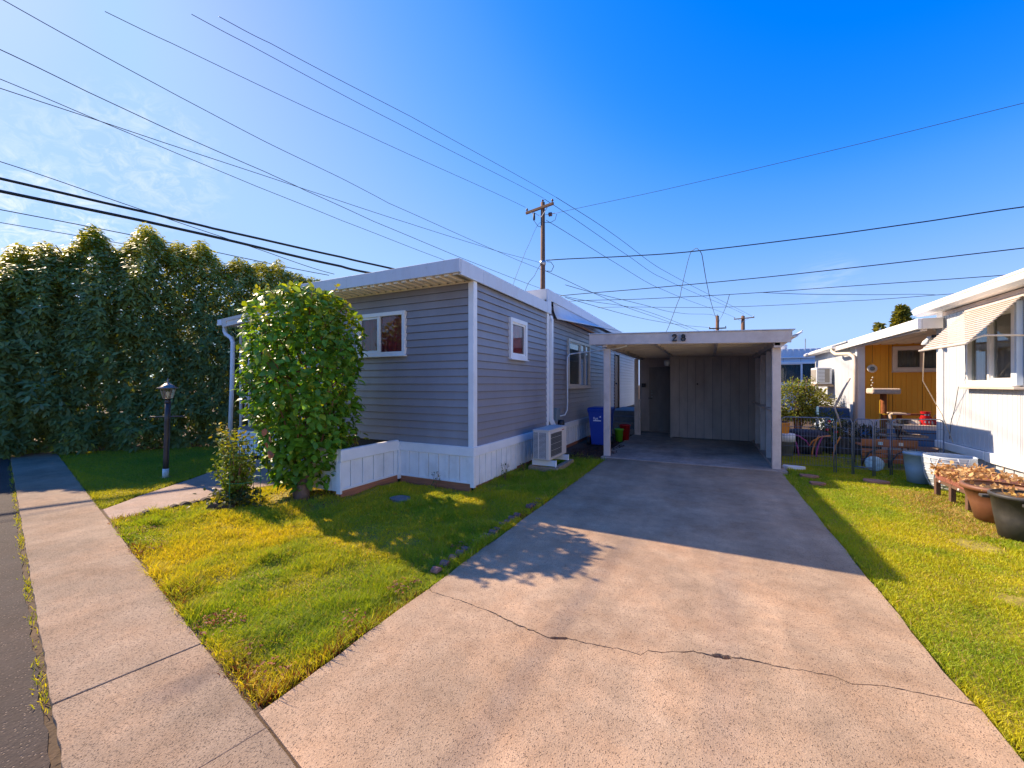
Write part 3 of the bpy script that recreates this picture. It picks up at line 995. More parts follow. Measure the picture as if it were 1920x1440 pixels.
litter("fallen_leaves", [(-5.75, 2.06, .14, 70), (-5.2, 1.95, .16, 90), (-4.6, 1.83, .14, 60), (-3.6, 1.62, .15, 80), (-2.75, 1.44, .14, 110), (-2.35, 1.36, .12, 50), (-2.05, 1.32, .1, 40),
                         (-4.5, 3.4, .4, 160), (-5.0, 3.5, .4, 140), (-2.03, 3.1, .12, 60), (-2.03, 2.3, .12, 60), (-2.03, 1.8, .12, 50), (-3.2, 2.6, 1.0, 40), (-12, 3.3, .6, 30), (-9.5, 4.9, .9, 10)],
       "reddish brown fallen leaves scattered along the lawn edges", "leaves", ((0.30, 0.075, 0.025), (0.34, 0.20, 0.10)), 0, (.012, .03))
litter("mulch", [(-2.35, 8.0, .38, 500), (-2.3, 8.7, .5, 700), (-2.3, 9.6, .5, 500), (-2.4, 10.5, .45, 300)], "dark bark mulch beside the blue bin and the white skirting", "mulch",
       ((0.07, 0.035, 0.025), (0.16, 0.09, 0.065)), 0, (.02, .06))
MB().prism([(-2.98, 8.12), (-2.05, 8.12), (-2.05, 13.6), (-2.98, 13.6)], -0.09, 0.002).build("mulch_bed", "mulch")["kind"] = "structure"

# ------------------------------------------------------------------ wall builders
def wmap(axis, plane, sgn):
    if axis == "x":
        return lambda u, d, z: (u, plane + sgn * d, z)
    return lambda u, d, z: (plane + sgn * d, u, z)


def rect_minus(u0, u1, z0, z1, holes):
    rects = [(u0, u1, z0, z1)]
    for a, b, c, d in holes:
        nxt = []
        for (p, q, r, s) in rects:
            if b <= p or a >= q or d <= r or c >= s:
                nxt.append((p, q, r, s))
                continue
            if a > p: nxt.append((p, a, r, s))
            if b < q: nxt.append((b, q, r, s))
            m0, m1 = max(a, p), min(b, q)
            if c > r: nxt.append((m0, m1, r, c))
            if d < s: nxt.append((m0, m1, d, s))
        rects = nxt
    return rects


def siding(parent, axis, plane, sgn, u0, u1, z0, z1, course, holes, mat, name="siding_board", joints=()):
    fn = wmap(axis, plane, sgn)
    k = 0
    cache = {}
    while z0 + k * course < z1 - 0.01:
        a, b = z0 + k * course, min(z0 + (k + 1) * course, z1)
        segs = rect_minus(u0, u1, a, b, holes)
        out = []
        for s in segs:
            j = [x for (x, kk) in joints if kk == k % 5 and s[0] + .3 < x < s[1] - .3]
            if j:
                out += [(s[0], j[0] - .001, s[2], s[3]), (j[0] + .001, s[1], s[2], s[3])]
            else:
                out.append(s)
        for (p, q, r, s) in out:
            if s - r < 0.006:
                continue
            key = (round(p, 3), round(q, 3), round(r - a, 3), round(s - a, 3))
            if key in cache:
                src, sz = cache[key]
                share(src, name, parent, (0, 0, a - sz))
                continue
            def dep(z): return 0.003 + 0.021 * (1 - (z - a) / course)
            lip = min(0.006, (s - r) * .3)
            prof = [(0, r + .004), (dep(r) - 0.008, r + .004), (dep(r) - .006, r), (dep(r), r + lip * .6), (dep(s), s), (0, s)]
            n_ = len(prof)
            m = MB()
            m.add([(p, d, z) for d, z in prof] + [(q, d, z) for d, z in prof],
                  [tuple(range(n_)), tuple(range(2 * n_ - 1, n_ - 1, -1))] + [(i, n_ + i, n_ + (i + 1) % n_, (i + 1) % n_) for i in range(n_)])
            m.mapped(fn)
            ob = m.build(name, mat, parent)
            cache[key] = (ob, a)
        k += 1


def shell(parent, axis, plane, sgn, u0, u1, z0, z1, holes, mat, thick=0.1, name="wall"):
    m = MB()
    for (p, q, r, s) in rect_minus(u0, u1, z0, z1, holes):
        m.box(p, q, -thick, 0, r, s)
    m.mapped(wmap(axis, plane, sgn))
    return m.build(name, mat, parent)


def window(parent, axis, plane, sgn, u0, u1, z0, z1, frame="trim_white", div=(0.5,), curtain=None, fw=0.045, proud=0.04, sill=True, open_dark=None, name="window"):
    fn = wmap(axis, plane, sgn)
    m = MB()
    m.box(u0 - .015, u1 + .015, -.02, proud, z1 - fw, z1 + .015)
    m.box(u0 - .015, u1 + .015, -.02, proud, z0 - .015, z0 + fw)
    m.box(u0 - .015, u0 + fw, -.02, proud, z0 + fw, z1 - fw)
    m.box(u1 - fw, u1 + .015, -.02, proud, z0 + fw, z1 - fw)
    m.mapped(fn)
    w = m.build(name, frame, parent, bev=0.004)
    ed = [u0 + fw] + [u0 + (u1 - u0) * t for t in div] + [u1 - fw]
    for i, t in enumerate(div):
        c = u0 + (u1 - u0) * t
        m = MB().box(c - .022, c + .022, -.015, proud - .006, z0 + fw, z1 - fw)
        m.mapped(fn)
        m.build("mullion", frame, w)
    for i in range(len(ed) - 1):
        a = ed[i] + (.022 if i else 0)
        b = ed[i + 1] - (.022 if i < len(ed) - 2 else 0)
        if i == 0:                                       # sliding sash with its own thin frame
            m = MB()
            for (p, q, r, s) in ((a, b, z0 + fw, z0 + fw + .03), (a, b, z1 - fw - .03, z1 - fw), (a, a + .028, z0 + fw + .03, z1 - fw - .03), (b - .02, b, z0 + fw + .03, z1 - fw - .03)):
                m.box(p, q, -.012, .018, r, s)
            m.mapped(fn)
            m.build("sash", frame, w)
        m = MB().box(a, b, -.002, .003, z0 + fw, z1 - fw)
        m.mapped(fn)
        m.build("pane", "glass", w)
    if curtain:
        m = MB()
        k = max(12, int((u1 - u0) / .03))
        vs, fs = [], []
        for i in range(k + 1):
            u = u0 + (u1 - u0) * i / k
            dd = -.045 + .014 * math.sin(i * 1.9) + .006 * math.sin(i * .7)
            vs += [(u, dd, z0 - .05), (u, dd, z1 + .03)]
        for i in range(k):
            fs.append((2 * i, 2 * i + 2, 2 * i + 3, 2 * i + 1))
        m.add(vs, fs)
        m.mapped(fn)
        m.build("curtain", curtain, w, recalc=False)
    if sill:
        m = MB().box(u0 - .03, u1 + .03, .0, proud + .025, z0 - .035, z0 - .016)
        m.mapped(fn)
        m.build("sill", frame, w, bev=.004)
    return w


def skirt(parent, axis, plane, sgn, u0, u1, z0, z1, step, mat="skirt_white", name="skirt_panel", narrow=0.32):
    """vertical skirting: a wide and a narrow rib alternate, joints recessed."""
    fn = wmap(axis, plane, sgn)
    u, i = u0, 0
    src = {}
    while u < u1 - .01:
        w = step * (1 - narrow) if i % 2 == 0 else step * narrow
        e = min(u + w, u1)
        dp = .012 if i % 2 == 0 else .020
        key = (round(e - u, 3), i % 2)
        off = (u, 0, 0) if axis == "x" else (0, u, 0)
        if key in src:
            s, uu = src[key]
            d = u - uu
            share(s, name, parent, (d, 0, 0) if axis == "x" else (0, d, 0))
        else:
            m = MB().box(u + .0035, e - .0035, 0, dp, z0, z1)
            m.mapped(fn)
            src[key] = (m.build(name, mat, parent, bev=.002), u)
        u = e
        i += 1
    m = MB().box(u0, u1, -.01, .004, z0, z1)
    m.mapped(fn)
    m.build("skirt_backing", "interior", parent)


def wbox(parent, axis, plane, sgn, u0, u1, d0, d1, z0, z1, name, mat, bev=0.0):
    m = MB().box(u0, u1, d0, d1, z0, z1)
    m.mapped(wmap(axis, plane, sgn))
    return m.build(name, mat, parent, bev=bev)


# ------------------------------------------------------------------ the grey mobile home
home = thing("mobile_home", "grey vinyl sided mobile home with white skirting and flat white roof", "mobile home", (-4.8, 8, 0))
XS, YF = -3.0, 4.84
WZ0, WZ1 = 0.60, 2.985
CO = 0.1126
fwin = (-5.235, -4.235, 1.965, 2.625)
swin = (5.985, 6.63, 1.945, 2.605)
bwin = (9.05, 10.92, 1.42, 2.565)
door_h = (14.30, 15.07, 0.62, 2.56)
shell(home, "x", YF + .02, -1, -6.5, XS + .02 - .1, 0.05, WZ1, [fwin], "interior")
shell(home, "y", XS - .02, 1, YF + .02, 19.0, 0.05, 3.2, [swin, bwin, door_h], "interior")
MB().box(-6.5, -6.4, YF + .13, 19.0, .05, 3.2).build("wall", "vinyl", home)
MB().box(-6.4, -3.13, 18.9, 19.0, .05, 3.2).build("wall", "vinyl", home)
MB().box(-6.4, -3.13, YF + .13, 18.9, .5, .56).build("floor", "interior", home)
siding(home, "x", YF + .02, -1, -6.5, XS - .06, WZ0, WZ1, CO, [fwin], "vinyl", joints=((-5.3, 0), (-4.35, 2), (-5.35, 3)))
siding(home, "y", XS - .02, 1, YF + .06, 7.70, WZ0, WZ1 - .02, CO, [swin], "vinyl")
siding(home, "y", XS - .02, 1, 7.80, 19.0, WZ0 - .01, 3.16, CO, [bwin, door_h], "vinyl", joints=((11.9, 0), (8.7, 2), (12.8, 3), (10.99, 4)))
# corner posts
for (a, b, c, d) in ((XS - .065, XS + .018, YF - .018, YF + .075),):
    MB().box(a, b, c, d, WZ0, WZ1 - .003).build("corner_trim", "trim_white", home, bev=.006)
    MB().box(a - .012, a, YF - .010, YF + .02, WZ0, WZ1 - .003).build("corner_trim", "trim_white", home)
    MB().box(XS - .02, XS + .010, d, d + .014, WZ0, WZ1 - .02).build("corner_trim", "trim_white", home)
MB().box(XS - .02, XS + .012, 7.70, 7.80, WZ0, 3.16).build("corner_trim", "trim_white", home, bev=.005)
window(home, "x", YF + .002, -1, *fwin, curtain="curtain_red", div=(0.47,))
window(home, "y", XS, 1, *swin, curtain="curtain_red", div=(), fw=.055)
window(home, "y", XS, 1, *bwin, curtain="curtain_pale", div=(.52, .76), fw=.05, frame="frame_cream")
# side door
dr = wbox(home, "y", XS - .02, 1, 14.34, 15.03, -.05, -.01, .64, 2.52, "door", "door_brown", .004)
MB().lathe((XS + .03, 14.42, 1.52), [(.0, -.03), (.03, -.02), (.034, 0), (.03, .02), (0, .03)], 10).build("handle", "black", dr, True)
wbox(home, "y", XS - .02, 1, 14.27, 14.34, 0, .035, .62, 2.58, "door_trim", "door_brown", .004)
wbox(home, "y", XS - .02, 1, 15.03, 15.10, 0, .035, .62, 2.58, "door_trim", "door_brown", .004)
# skirting with its cap band and the brown base board
BZ = 0.47
wbox(home, "x", YF, -1, -4.31, XS + .03, 0, .035, BZ, .605, "skirt_cap", "trim_white", .006)
wbox(home, "y", XS, 1, YF + .0, 7.95, 0, .035, BZ, .605, "skirt_cap", "trim_white", .006)
wbox(home, "y", XS, 1, 7.96, 13.4, 0, .033, BZ, .60, "skirt_cap", "trim_white", .006)
skirt(home, "x", YF, -1, -4.33, XS - .03, .085, BZ, .185)
skirt(home, "y", XS, 1, YF + .035, 6.25, .045, BZ, .17)
skirt(home, "y", XS, 1, 6.25, 13.4, .075, BZ, .17)
MB().box(XS - .04, XS + .026, YF - .026, YF + .03, .03, BZ).build("skirt_corner", "skirt_white", home, bev=.006)
wbox(home, "x", YF + .01, -1, -4.33, XS - .05, -.02, .016, -.06, .083, "base_board", "base_wood")
wbox(home, "y", XS - .01, 1, YF + .05, 13.4, -.02, .014, -.06, .072, "base_board", "base_wood")
wbox(home, "x", YF, -1, -4.33, XS - .04, .0, .024, .08, .105, "skirt_rail", "skirt_white", .003)
# planter wing in front of the bedroom window
PX0 = -4.36
skirt(home, "y", PX0, 1, 3.74, 4.79, .095, BZ, .205)
wbox(home, "y", PX0, 1, 3.71, 4.80, -.03, .035, BZ, .635, "skirt_cap", "trim_white", .012)
wbox(home, "y", PX0, 1, 3.72, 4.79, -.02, .016, -.06, .093, "base_board", "base_wood")
wbox(home, "y", PX0, 1, 3.72, 4.80, .0, .025, .09, .12, "skirt_rail", "skirt_white", .003)
MB().box(PX0 - .05, PX0 + .026, 3.70, 3.735, .05, BZ).build("skirt_corner", "skirt_white", home, bev=.005)
skirt(home, "x", 3.74, -1, -4.95, PX0 - .05, .075, BZ, .205)
wbox(home, "x", 3.74, -1, -4.97, PX0 - .03, -.03, .035, BZ, .635, "skirt_cap", "trim_white", .012)
MB().box(-4.95, PX0 - .03, 3.77, 4.80, .06, .52).build("planter_soil", "soil", home)
MB().box(PX0 - .02, PX0 + .045, 4.78, YF + .0, .03, .606).build("skirt_corner", "skirt_white", home, bev=.004)
# roof of the front room
RX0, RX1, RY0, RY1 = -6.62, -2.955, 4.43, 7.62
roof = MB().box(RX0 + .03, RX1 - .03, RY0 + .03, 7.60, 3.06, 3.15).build("roof", "roof_white", home)
for a, b in ((RX0, -5.05), (-5.05, RX1)):
    m = MB()
    m.add([(a, RY0, 2.985), (b - .002, RY0, 2.985), (b - .002, RY0 - .012, 3.165), (a, RY0 - .012, 3.165), (a, RY0 + .03, 2.985), (b - .002, RY0 + .03, 2.985), (b - .002, RY0 + .03, 3.165), (a, RY0 + .03, 3.165)],
          [(0, 1, 2, 3), (4, 7, 6, 5), (0, 4, 5, 1), (3, 2, 6, 7), (0, 3, 7, 4), (1, 5, 6, 2)])
    m.build("fascia", "roof_white", roof, bev=.005)
for a, b in ((RY0 + .031, 5.05), (5.05, 6.2), (6.2, RY1)):
    MB().box(RX1 - .025, RX1 + .004, a, b - .002, 2.955, 3.165).build("fascia", "roof_white", roof, bev=.004)
MB().box(RX0 - .004, RX0 + .025, RY0 + .031, RY1, 2.955, 3.165).build("fascia", "roof_white", roof)
for i in range(24):                                       # rivets
    x = RX0 + .12 + i * .3
    if x < RX1:
        MB().lathe((x, RY0 - .012, 3.10 + .05 * (i % 2)), [(0, -.004), (.006, 0), (0, .004)], 6).build("rivet", "steel", roof)
sx = RX0 + .04
soff = None
while sx < RX1 - .16:                                     # soffit of narrow ribbed pans
    if soff is None:
        m = MB()
        m.ext_y([(sx, 2.996), (sx + .035, 2.996), (sx + .055, 2.958), (sx + .125, 2.958), (sx + .135, 2.996), (sx + .149, 2.996), (sx + .149, 3.004), (sx, 3.004)], RY0 + .03, YF + .02)
        soff, s0 = m.build("soffit_panel", "soffit", roof), sx
    else:
        share(soff, "soffit_panel", roof, (sx - s0, 0, 0))
    sx += .15
MB().box(RX0 + .03, RX1 - .03, YF - .02, YF + .004, 2.945, 2.962).build("soffit_trim", "soffit", roof)
MB().box(RX1 - .14, RX1 - .026, RY0 + .03, YF - .02, 2.958, 2.964).build("soffit_trim", "soffit", roof)
# roof of the main body
roof2 = MB().box(RX0 + .03, RX1 - .03, 7.66, 19.2, 3.3, 3.43).build("roof", "roof_white", home)
yy = 7.63
for L_ in (2.4, 2.6, 2.6, 4.0):
    MB().box(RX1 - .025, RX1 + .004, yy, yy + L_ - .002, 3.23, 3.445).build("fascia", "roof_white", roof2, bev=.004)
    yy += L_
MB().box(RX0 + .03, RX1 - .0255, 7.63, 7.66, 3.16, 3.445).build("fascia", "cream", roof2)
MB().box(XS - .02, RX1 + .003, 7.63, 7.84, 2.96, 3.229).build("fascia", "roof_white", roof2, bev=.004)
# loose metal sheet hanging from the roof edge and flaring out over the carport
m = MB()
vs, fs = [], []
NS, NT = 14, 8
for i in range(NS + 1):
    s = i / NS
    y = 8.0 + s * 4.0
    ox = 0.03 + 0.62 * s
    drop = 0.36 - 0.17 * s
    for j in range(NT + 1):
        t = j / NT
        curl = 0.05 * math.sin(t * PI * .5) ** 6
        vs.append((XS + .03 + ox * t ** 1.3 + curl, y + .02 * t, 3.235 - drop * t - 0.02 * math.sin(t * PI) * (1 - s)))
for i in range(NS):
    for j in range(NT):
        a = i * (NT + 1) + j
        fs.append((a, a + 1, a + NT + 2, a + NT + 1))
m.add(vs, fs)
aw = m.build("roof_edge_sheet", "metal_sheet", home, smooth=True, recalc=False)
sol = aw.modifiers.new("thick", "SOLIDIFY")
sol.thickness = .006
MB().bar((XS + .06, 8.3, 2.955), (XS + .06, 12.2, 2.93), .06, .035).build("rafter", "rafter_brown", home)
MB().bar((XS + .55, 11.2, 2.86), (XS + .75, 12.3, 2.88), .10, .13).build("gutter", "roof_white", home, bev=.01)
# downspout at the change of section
m = MB().box(XS + .012, XS + .075, 7.80, 7.90, .72, 2.86)
m.build("downspout", "trim_white", home, bev=.008)
MB().bar((XS + .02, 7.85, 2.92), (XS + .045, 7.85, 2.80), .10, .07, (1, 0, 0)).build("downspout_elbow", "trim_white", home, bev=.006)
MB().bar((XS + .045, 7.85, .75), (XS + .10, 7.88, .60), .10, .065, (1, 0, 0)).build("downspout_elbow", "trim_white", home, bev=.006)
# electric box and conduit
MB().box(XS + .0, XS + .10, 8.02, 8.24, .70, .98).build("electric_box", "greybox", home, bev=.01)
MB().lathe((XS + .16, 8.13, .60), [(.07, 0), (.075, .06), (.06, .13), (.0, .135)], 12).build("vent_cap", "black", home, True)
cpts = [(XS + .05, 8.14, .98)]
m = MB().tube([(XS + .07, 8.24, .80), (XS + .07, 8.65, .80), (XS + .07, 8.80, .90), (XS + .07, 8.84, 1.1), (XS + .06, 8.84, 1.9), (XS + .06, 8.86, 2.12), (XS + .09, 8.92, 2.19), (XS + .25, 8.92, 2.21),
               (-2.2, 8.75, 2.235), (-1.80, 8.62, 2.25), (-1.55, 8.60, 2.30)], .014, 8)
m.build("conduit", "trim_white", home, smooth=True)

# porch on the far left of the home
MB().box(-8.86, -6.52, 4.98, 9.0, .54, .62).build("porch_deck", "grey_wood", home, bev=.006)
skirt(home, "x", 4.98, -1, -8.86, -6.52, .06, .54, .22)
skirt(home, "y", -8.86, -1, 4.98, 9.0, .06, .54, .22)
m = MB()
prof = [(-9.18, 2.70), (-6.5, 2.84), (-6.5, 3.05), (-9.18, 2.87)]
m.ext_y(prof, 4.86, 4.91)
proof = m.build("porch_roof", "cream", home)
m = MB()
m.ext_y([(-9.16, 2.79), (-6.5, 2.94), (-6.5, 3.0), (-9.16, 2.83)], 4.91, 9.2)
m.build("roof_deck", "roof_white", proof)
for (a, b) in ((2.872, 2.81), (2.735, 2.70)):
    m = MB()
    m.ext_y([(-9.18, b), (-6.5, b + .16), (-6.5, a + .16), (-9.18, a)], 4.845, 4.86)
    m.build("fascia_moulding", "cream", proof)
MB().box(-9.18, -9.05, 4.842, 4.86, 2.70, 2.872).build("fascia_moulding", "cream", proof)
m = MB()
m.ext_y([(-9.32, 2.74), (-9.19, 2.74), (-9.19, 2.86), (-9.20, 2.86), (-9.20, 2.755), (-9.31, 2.755), (-9.33, 2.86), (-9.35, 2.86)], 4.84, 9.2)
m.build("gutter", "trim_white", home)
MB().box(-9.345, -9.19, 4.835, 4.842, 2.74, 2.86).build("gutter_cap", "trim_white", home)
m = MB().tube([(-9.25, 4.93, 2.75), (-9.25, 4.93, 2.62), (-9.20, 4.93, 2.55), (-9.02, 4.93, 2.47), (-8.96, 4.93, 2.38), (-8.97, 4.92, 1.5), (-9.02, 4.90, .25)], .04, 10)
m.build("downspout", "trim_white", home, smooth=True)


def iron_post(parent, x, y, z0, z1, w=.30):
    p = MB()
    p.box(x - .018, x + .018, y - .018, y + .018, z0, z1)
    p.box(x + w - .018, x + w + .018, y - .018, y + .018, z0, z1)
    ob = p.build("porch_post", "cream", parent)
    q = (z1 - z0) / 4
    for k in range(4):
        zc = z0 + q * (k + .5)
        for sgn in (-1, 1):
            pts = []
            for i in range(22):
                t = i / 21
                a = t * 2.6 * PI
                rr = .12 * (1 - t * .78)
                pts.append((x + w / 2 + sgn * (.13 - rr * math.cos(a) - .12 + rr * 0), y, zc + sgn * (.02 + rr * math.sin(a) + .10)))
            MB().tube(pts, .008, 6).build("scroll", "cream", ob, smooth=True)
        MB().bar((x, y, zc - q * .45), (x + w, y, zc + q * .45), .012, .012).build("brace", "cream", ob)
    return ob


iron_post(home, -8.80, 5.0, .0, 2.74)
iron_post(home, -7.0, 5.0, .62, 2.86)

# ------------------------------------------------------------------ entry steps by the carport
st = thing("entry_steps", "grey wooden steps leading up to the brown side door", "steps", (-2.45, 12.8, 0))
for i in range(4):
    y0 = 12.1 + i * .3
    MB().box(-2.93, -1.99, y0, y0 + .04, .012 + i * .155, .15 + i * .155).build("riser", "grey_wood", st, bev=.004)
    MB().box(-2.95, -1.97, y0 - .02, y0 + .30, .15 + i * .155, .182 + i * .155).build("tread", "grey_wood", st, bev=.004)
MB().box(-2.95, -1.97, 13.28, 15.4, .6, .64).build("landing", "grey_wood", st, bev=.004)
for x in (-2.9, -2.05):
    MB().box(x, x + .09, 15.2, 15.29, 0, .6).build("support", "grey_wood", st)
    MB().box(x, x + .09, 13.4, 13.49, 0, .6).build("support", "grey_wood", st)

# ------------------------------------------------------------------ carport
cp = thing("carport", "open timber carport numbered 28 with a shed at the back", "carport", (-0.4, 8.4, 0))


def rz(x, top=True):                                      # roof falls to the right
    return (2.525 if top else 2.315) - (x + 2.235) * 0.0315


MB().add([(-2.235, 8.15, rz(-2.235, 0)), (1.245, 8.15, rz(1.245, 0)), (1.245, 8.15, rz(1.245)), (-2.235, 8.15, rz(-2.235)),
          (-2.235, 8.19, rz(-2.235, 0)), (1.245, 8.19, rz(1.245, 0)), (1.245, 8.19, rz(1.245)), (-2.235, 8.19, rz(-2.235))],
         [(0, 1, 2, 3), (7, 6, 5, 4), (0, 4, 5, 1), (3, 2, 6, 7), (0, 3, 7, 4), (1, 5, 6, 2)]).build("fascia", "carport_white", cp, bev=.004)
MB().add([(-2.26, 8.13, rz(-2.26) + .004), (1.30, 8.13, rz(1.30) + .004), (1.30, 13.7, rz(1.30) + .03), (-2.26, 13.7, rz(-2.26) + .03),
          (-2.26, 8.13, rz(-2.26) + .018), (1.30, 8.13, rz(1.30) + .018), (1.30, 13.7, rz(1.30) + .046), (-2.26, 13.7, rz(-2.26) + .046)],
         [(3, 2, 1, 0), (4, 5, 6, 7), (0, 1, 5, 4), (1, 2, 6, 5), (2, 3, 7, 6), (3, 0, 4, 7)]).build("roof", "roof_white", cp)
# gutter on the right edge
m = MB()
m.ext_y([(1.25, 2.30), (1.33, 2.30), (1.41, 2.40), (1.40, 2.405), (1.325, 2.31), (1.26, 2.31), (1.26, 2.42), (1.25, 2.42)], 8.16, 13.7)
m.build("gutter", "roof_white", cp)
# ceiling pans, stepped, running across
y = 8.20
pan = None
while y < 13.5:
    if pan is None:
        m = MB()
        x0, x1 = -2.22, 1.235
        b0, b1 = rz(x0) - .085, rz(x1) - .085
        m.add([(x0, y, b0 + .01), (x1, y, b1 + .01), (x1, y, b1 + .05), (x0, y, b0 + .05), (x0, y + .425, b0 - .055), (x1, y + .425, b1 - .055), (x1, y + .405, b1 + .05), (x0, y + .405, b0 + .05)],
              [(0, 1, 2, 3), (4, 7, 6, 5), (0, 4, 5, 1), (3, 2, 6, 7), (0, 3, 7, 4), (1, 5, 6, 2)])
        pan, p0 = m.build("ceiling_pan", "carport_ceiling", cp), y
    else:
        share(pan, "ceiling_pan", cp, (0, y - p0, 0))
    y += .445
prl = None
for k in range(9):
    yk = 8.55 + .56 * k
    if prl is None:
        z0_, z1_ = rz(-2.2) - .14, rz(1.22) - .14
        prl = MB().add([(-2.2, yk, z0_ - .055), (1.22, yk, z1_ - .055), (1.22, yk + .05, z1_ - .055), (-2.2, yk + .05, z0_ - .055),
                        (-2.2, yk, z0_ + .05), (1.22, yk, z1_ + .05), (1.22, yk + .05, z1_ + .05), (-2.2, yk + .05, z0_ + .05)],
                       [(3, 2, 1, 0), (4, 5, 6, 7), (0, 1, 5, 4), (1, 2, 6, 5), (2, 3, 7, 6), (3, 0, 4, 7)]).build("purlin", "carport_ceiling", cp)
        yk0 = yk
    else:
        share(prl, "purlin", cp, (0, yk - yk0, 0))
for x, w in ((-1.93, .09), (-.95, .05), (.12, .05), (1.05, .09)):
    h_ = .12 if w > .06 else .07
    zt = rz(x) - .14
    MB().box(x - w / 2, x + w / 2, 8.20, 13.4, zt - h_, zt).build("beam", "carport_white", cp, bev=.004)
MB().box(-1.975, -1.845, 8.31, 8.40, .0, rz(-1.9) - .28).build("post", "carport_white", cp, bev=.006)
MB().box(.99, 1.12, 8.32, 8.45, .0, rz(1.05) - .28).build("post", "carport_white", cp, bev=.006)
MB().box(-1.975, -1.865, 12.12, 12.22, .012, rz(-1.9) - .28).build("post", "carport_white", cp, bev=.006)
MB().box(-1.86, -1.80, 12.12, 12.20, .012, 1.05).build("stub_post", "carport_white", cp, bev=.004)
m = MB()
m.add([(1.0, 8.2, 2.13), (1.10, 8.2, 2.13), (1.10, 8.45, 2.13), (1.0, 8.45, 2.13), (1.0, 8.2, 2.25), (1.42, 8.2, 2.38), (1.42, 8.30, 2.38), (1.0, 8.45, 2.25)],
      [(3, 2, 1, 0), (4, 5, 6, 7), (0, 1, 5, 4), (1, 2, 6, 5), (2, 3, 7, 6), (3, 0, 4, 7)])
m.build("eave_bracket", "carport_white", cp)
# shed front of vertical boards
SY = 11.95
xb = -0.95
i = 0
bd = None
while xb < .93:
    w = .206
    if bd is None:
        bd = MB().box(xb + .002, xb + w - .004, SY - .014, SY, .03, 2.36).build("board", "carport_board", cp, bev=.004)
        b0_ = xb
    else:
        share(bd, "board", cp, (xb - b0_, 0, 0))
    xb += w
MB().box(-.95, .94, SY + .001, SY + .06, .02, 2.36).build("shed_wall", "interior", cp)
MB().box(-.975, -.925, SY - .02, SY + 1.35, .012, 2.3).build("shed_corner", "carport_board", cp)
MB().box(-.95, .95, SY - .03, SY - .017, 2.19, 2.25).build("batten", "carport_board", cp)
MB().lathe((0, 0, 0), [(.018, 0), (.022, .015), (0, .03)], 10).mapped(lambda x, y_, z: (-.29 + x, SY - .016 - z, 1.50 + y_)).build("latch", "black", cp)
# alcove with the dark door
AY = 13.25
MB().box(-2.0, -.95, AY, AY + .08, .012, 2.485).build("alcove_wall", "carport_board", cp)
dd = MB().box(-1.70, -.99, AY - .03, AY, .03, 2.03).build("door", "door_dark", cp, bev=.004)
for k in range(3):
    MB().box(-1.68 + .235 * k, -1.455 + .235 * k - .012, AY - .036, AY - .03, .06, 2.0).build("door_board", "door_dark", dd, bev=.002)
MB().box(-1.76, -1.70, AY - .035, AY, .012, 2.09).build("door_trim", "carport_board", dd)
MB().box(-1.76, -.96, AY - .035, AY, 2.035, 2.10).build("door_trim", "carport_board", dd)
for k, z in enumerate((1.10, 1.20, 1.28)):
    MB().lathe((0, 0, 0), [(.022, 0), (.026, .02), (.012, .035), (0, .04)], 10).mapped(lambda x, y_, zz, z=z: (-1.62 + x, AY - .036 - zz, z + y_)).build("lock", "steel", dd)
MB().bar((-1.72, AY - .10, 1.06), (-1.60, AY - .10, 1.05), .02, .02).build("handle", "black", dd)
MB().box(-1.90, -1.80, AY - .20, AY - .02, 1.40, 1.52).build("switch_box", "black", cp)
lampc = MB().lathe((-1.06, SY - .05, 2.08), [(.03, .08), (.07, .07), (.075, .0), (.06, -.06), (.0, -.075)], 14).build("wall_light", "plastic_white", cp, True)
# right side: studs, rails, outer boards
MB().box(.99, 1.11, 8.46, 11.93, .012, .07).build("bottom_plate", "carport_board", cp)
MB().box(.985, 1.108, 8.46, 11.93, 1.02, 1.06).build("rail", "carport_white", cp)
for y_ in (9.15, 10.15, 11.2):
    MB().box(.99, 1.09, y_, y_ + .045, .071, 2.13).build("stud", "carport_white", cp, bev=.003)
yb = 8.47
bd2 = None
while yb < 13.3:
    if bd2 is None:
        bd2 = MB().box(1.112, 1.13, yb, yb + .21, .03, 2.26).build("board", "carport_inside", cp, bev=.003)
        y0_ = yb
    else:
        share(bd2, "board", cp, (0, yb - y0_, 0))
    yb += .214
MB().box(-.95, 1.11, 13.5, 13.56, .012, 2.3).build("shed_wall", "carport_board", cp)


# house number on the fascia
def ribbon(pts, wid, d0, d1, fn):
    m = MB()
    n_ = len(pts)
    vs = []
    for i in range(n_):
        a, b = pts[max(i - 1, 0)], pts[min(i + 1, n_ - 1)]
        dx, dy = b[0] - a[0], b[1] - a[1]
        L2 = math.hypot(dx, dy) or 1
        nx, ny = -dy / L2 * wid[i] / 2, dx / L2 * wid[i] / 2
        for d in (d0, d1):
            vs.append((pts[i][0] + nx, d, pts[i][1] + ny))
            vs.append((pts[i][0] - nx, d, pts[i][1] - ny))
    fs = []
    for i in range(n_ - 1):
        a, b = 4 * i, 4 * i + 4
        fs += [(a, a + 1, b + 1, b), (a + 2, b + 2, b + 3, a + 3), (a, b, b + 2, a + 2), (a + 1, a + 3, b + 3, b + 1)]
    fs += [(0, 2, 3, 1), (4 * n_ - 4, 4 * n_ - 3, 4 * n_ - 1, 4 * n_ - 2)]
    m.add(vs, fs)
    m.mapped(fn)
    return m


def num_map(x0, z0, s): return lambda u, d, z: (x0 + u * s, 8.15 - d, z0 + z * s)


